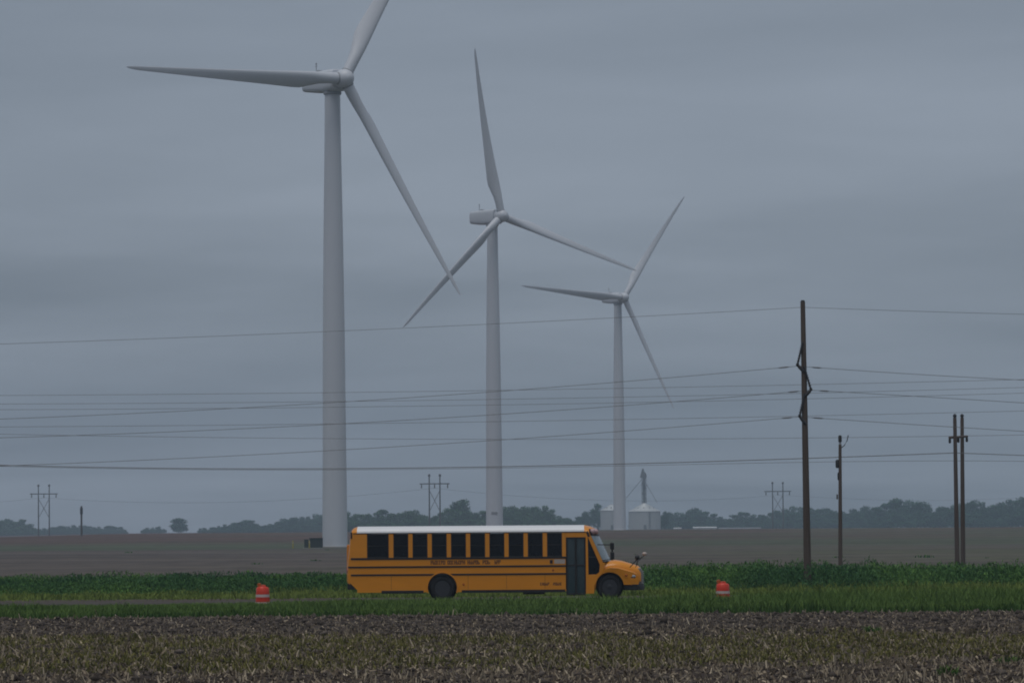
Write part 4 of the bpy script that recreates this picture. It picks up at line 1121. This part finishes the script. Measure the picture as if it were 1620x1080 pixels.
# clods on the near field
n = 52000
X, Y = rand_xy(n, 70.0, 144.0, power=1.0)
dens = np.where(Y > 118, .95, .55)
keep = RNG.uniform(0, 1, n) < dens
X, Y = X[keep], Y[keep]; n = len(X)
S = RNG.uniform(.02, .055, n) * (1 + 1.2 * RNG.uniform(0, 1, n) ** 5) * np.where(Y > 116, 1.25, 1.0)
oc = np.array([[1, 0, 0], [0, 1, 0], [-1, 0, 0], [0, -1, 0], [0, 0, 1], [0, 0, -1]], float)
V = oc[None] * S[:, None, None] * RNG.uniform(.6, 1.4, (n, 6, 1)) + RNG.normal(size=(n, 6, 3)) * S[:, None, None] * .22
V[:, :, 2] *= .75
V += np.stack([X, Y, terrain(X, Y) + S * .25], 1)[:, None, :]
of = np.array([[0, 1, 4], [1, 2, 4], [2, 3, 4], [3, 0, 4], [1, 0, 5], [2, 1, 5], [3, 2, 5], [0, 3, 5]])
Fc = (np.arange(n)[:, None, None] * 6 + of[None]).reshape(-1, 3)
tag(fast_mesh('soil_clods', V.reshape(-1, 3), Fc, 'clod', np.repeat(np.clip(RNG.beta(1.6, 2.4, n), 0, 1), 8)), 'dark crumbly soil clods covering the near field', 'soil', kind='stuff')
# green-olive weeds growing among the stubble
n = 120000
X, Y = rand_xy(n, 74.0, 124.0)
keep = (vnoise(X / 1.2, Y / 2.2, 61) * .5 + vnoise(X / 5, Y / 8, 62) * .5) * (sstep(80, 96, Y) * (1 - sstep(108, 121, Y)) * .92 + .20) > RNG.uniform(.25, .6, n)
X, Y = X[keep], Y[keep]; n = len(X)
tag(blades('field_weeds', X, Y, RNG.uniform(.05, .16, n), RNG.uniform(.02, .05, n), RNG.uniform(.1, .9, n), 'field_weed', RNG.uniform(0, 1, n)),
    'low olive weeds sprouting between the stubble rows', 'weeds', kind='stuff')
# corn stubble: cut stalks and flattened straw
n = 26000
X, Y = rand_xy(n, 70.0, 143.5)
row = np.round((X + .12 * Y) / .76) * .76 - .12 * Y
X = np.where(RNG.uniform(0, 1, n) < .55, row + RNG.normal(size=n) * .06, X)
Hs = RNG.uniform(.05, .22, n) * (1 + .9 * RNG.uniform(0, 1, n) ** 8)
Hs = np.where((Y > 120) & (RNG.uniform(0, 1, n) < .6), .02, Hs)
big = RNG.uniform(0, 1, n) < .07 * (1 - sstep(95, 125, Y)) + .015
Hs = Hs * (.45 + .8 * vnoise(X / 1.5, Y / 2.5, 71))
Hs = np.where(big, RNG.uniform(.12, .30, n), Hs)
tilt = RNG.normal(size=(n, 2)) * np.where(RNG.uniform(0, 1, n) < .55, 1.3, .35)[:, None]
D = np.stack([tilt[:, 0], tilt[:, 1], np.ones(n)], 1); D /= np.linalg.norm(D, axis=1)[:, None]
B = np.stack([X, Y, terrain(X, Y) - .02], 1); Tp = B + D * Hs[:, None]
r_ = np.where(big, RNG.uniform(.014, .026, n), RNG.uniform(.008, .016, n))[:, None]
tri = np.array([[1, 0, 0], [-.5, .87, 0], [-.5, -.87, 0]])
V = np.concatenate([B[:, None] + tri[None] * r_[:, None], Tp[:, None] + tri[None] * r_[:, None] * .9], 1)
of = np.array([[0, 1, 4, 3], [1, 2, 5, 4], [2, 0, 3, 5]])
Fc = (np.arange(n)[:, None, None] * 6 + of[None]).reshape(-1, 4)
tag(fast_mesh('corn_stubble', V.reshape(-1, 3), Fc, 'straw', np.repeat(np.where(big, RNG.beta(3, 1.6, n), RNG.beta(1.5, 2.4, n)), 3)), 'pale cut corn stalks standing and leaning over the near field', 'stubble', kind='stuff')
n = 60000
X, Y = rand_xy(n, 70.0, 143.5)
B = np.stack([X, Y, terrain(X, Y) + .015], 1)
a = RNG.uniform(0, math.tau, n); e = np.abs(RNG.normal(size=n)) * .7
u = np.stack([np.cos(a) * np.cos(e), np.sin(a) * np.cos(e), np.sin(e)], 1)
w = np.cross(u, RNG.normal(size=(n, 3))); w /= np.linalg.norm(w, axis=1)[:, None]
L_ = RNG.uniform(.03, .11, n)[:, None] * np.where((Y > 121) & (RNG.uniform(0, 1, n) < .5), .3, 1.0)[:, None] * (1 + RNG.uniform(0, 1, n)[:, None] ** 6); Wd = RNG.uniform(.010, .032, n)[:, None]
V = np.stack([B - w * Wd, B + w * Wd, B + u * L_ + w * Wd * .6, B + u * L_ - w * Wd * .6], 1).reshape(-1, 3)
tag(fast_mesh('straw_litter', V, np.arange(4 * n).reshape(-1, 4), 'straw', RNG.beta(1.1, 2.9, n)), 'flattened straw and leaf litter strewn over the near soil', 'straw', kind='stuff')

# a few leafy weed clumps standing out at the lower right
for px, py, hh, lab in ((1382, 1003, .20, 'green weed clump in the stubble, topmost of the three at right'), (1592, 1052, .22, 'green weed clump in the stubble nearest the right edge'), (1500, 1072, .20, 'green weed clump in the stubble at the bottom edge')):
    d = at(px, py, 1.0) - CAM; Yc = 2.86 / -d.z * d.y; Xc = d.x / d.y * Yc
    k = 110; X = Xc + np.clip(RNG.normal(size=k), -1.6, 1.6) * .11; Y = Yc + np.clip(RNG.normal(size=k), -1.6, 1.6) * .11
    o = blades('weed_clump', X, Y, hh * RNG.uniform(.4, 1.2, k), RNG.uniform(.025, .055, k), RNG.uniform(.2, 1.1, k), 'grass', RNG.uniform(0, .45, k))
    tag(o, lab, 'weed', 'weed clumps in the stubble')

# ------------------------------------------------------------------ haze
hz = MB(); hz.box(-1720, 1720, -90, 5200, -2.0, 150.0)
hm_ = bpy.data.materials.new('haze_air'); hm_.use_nodes = True
nn, ll = hm_.node_tree.nodes, hm_.node_tree.links
nn.clear()
mo = nn.new('ShaderNodeOutputMaterial'); pv = nn.new('ShaderNodeVolumePrincipled')
pv.inputs['Color'].default_value = (0.62, 0.77, 0.92, 1); pv.inputs['Density'].default_value = 0.00019
pv.inputs['Anisotropy'].default_value = 0.0
ll.new(pv.outputs[0], mo.inputs['Volume'])
MATS['haze_air'] = hm_
ho = hz.build('haze', 'haze_air')
tag(ho, 'pale grey-blue haze filling the air over the fields', 'haze', kind='stuff')
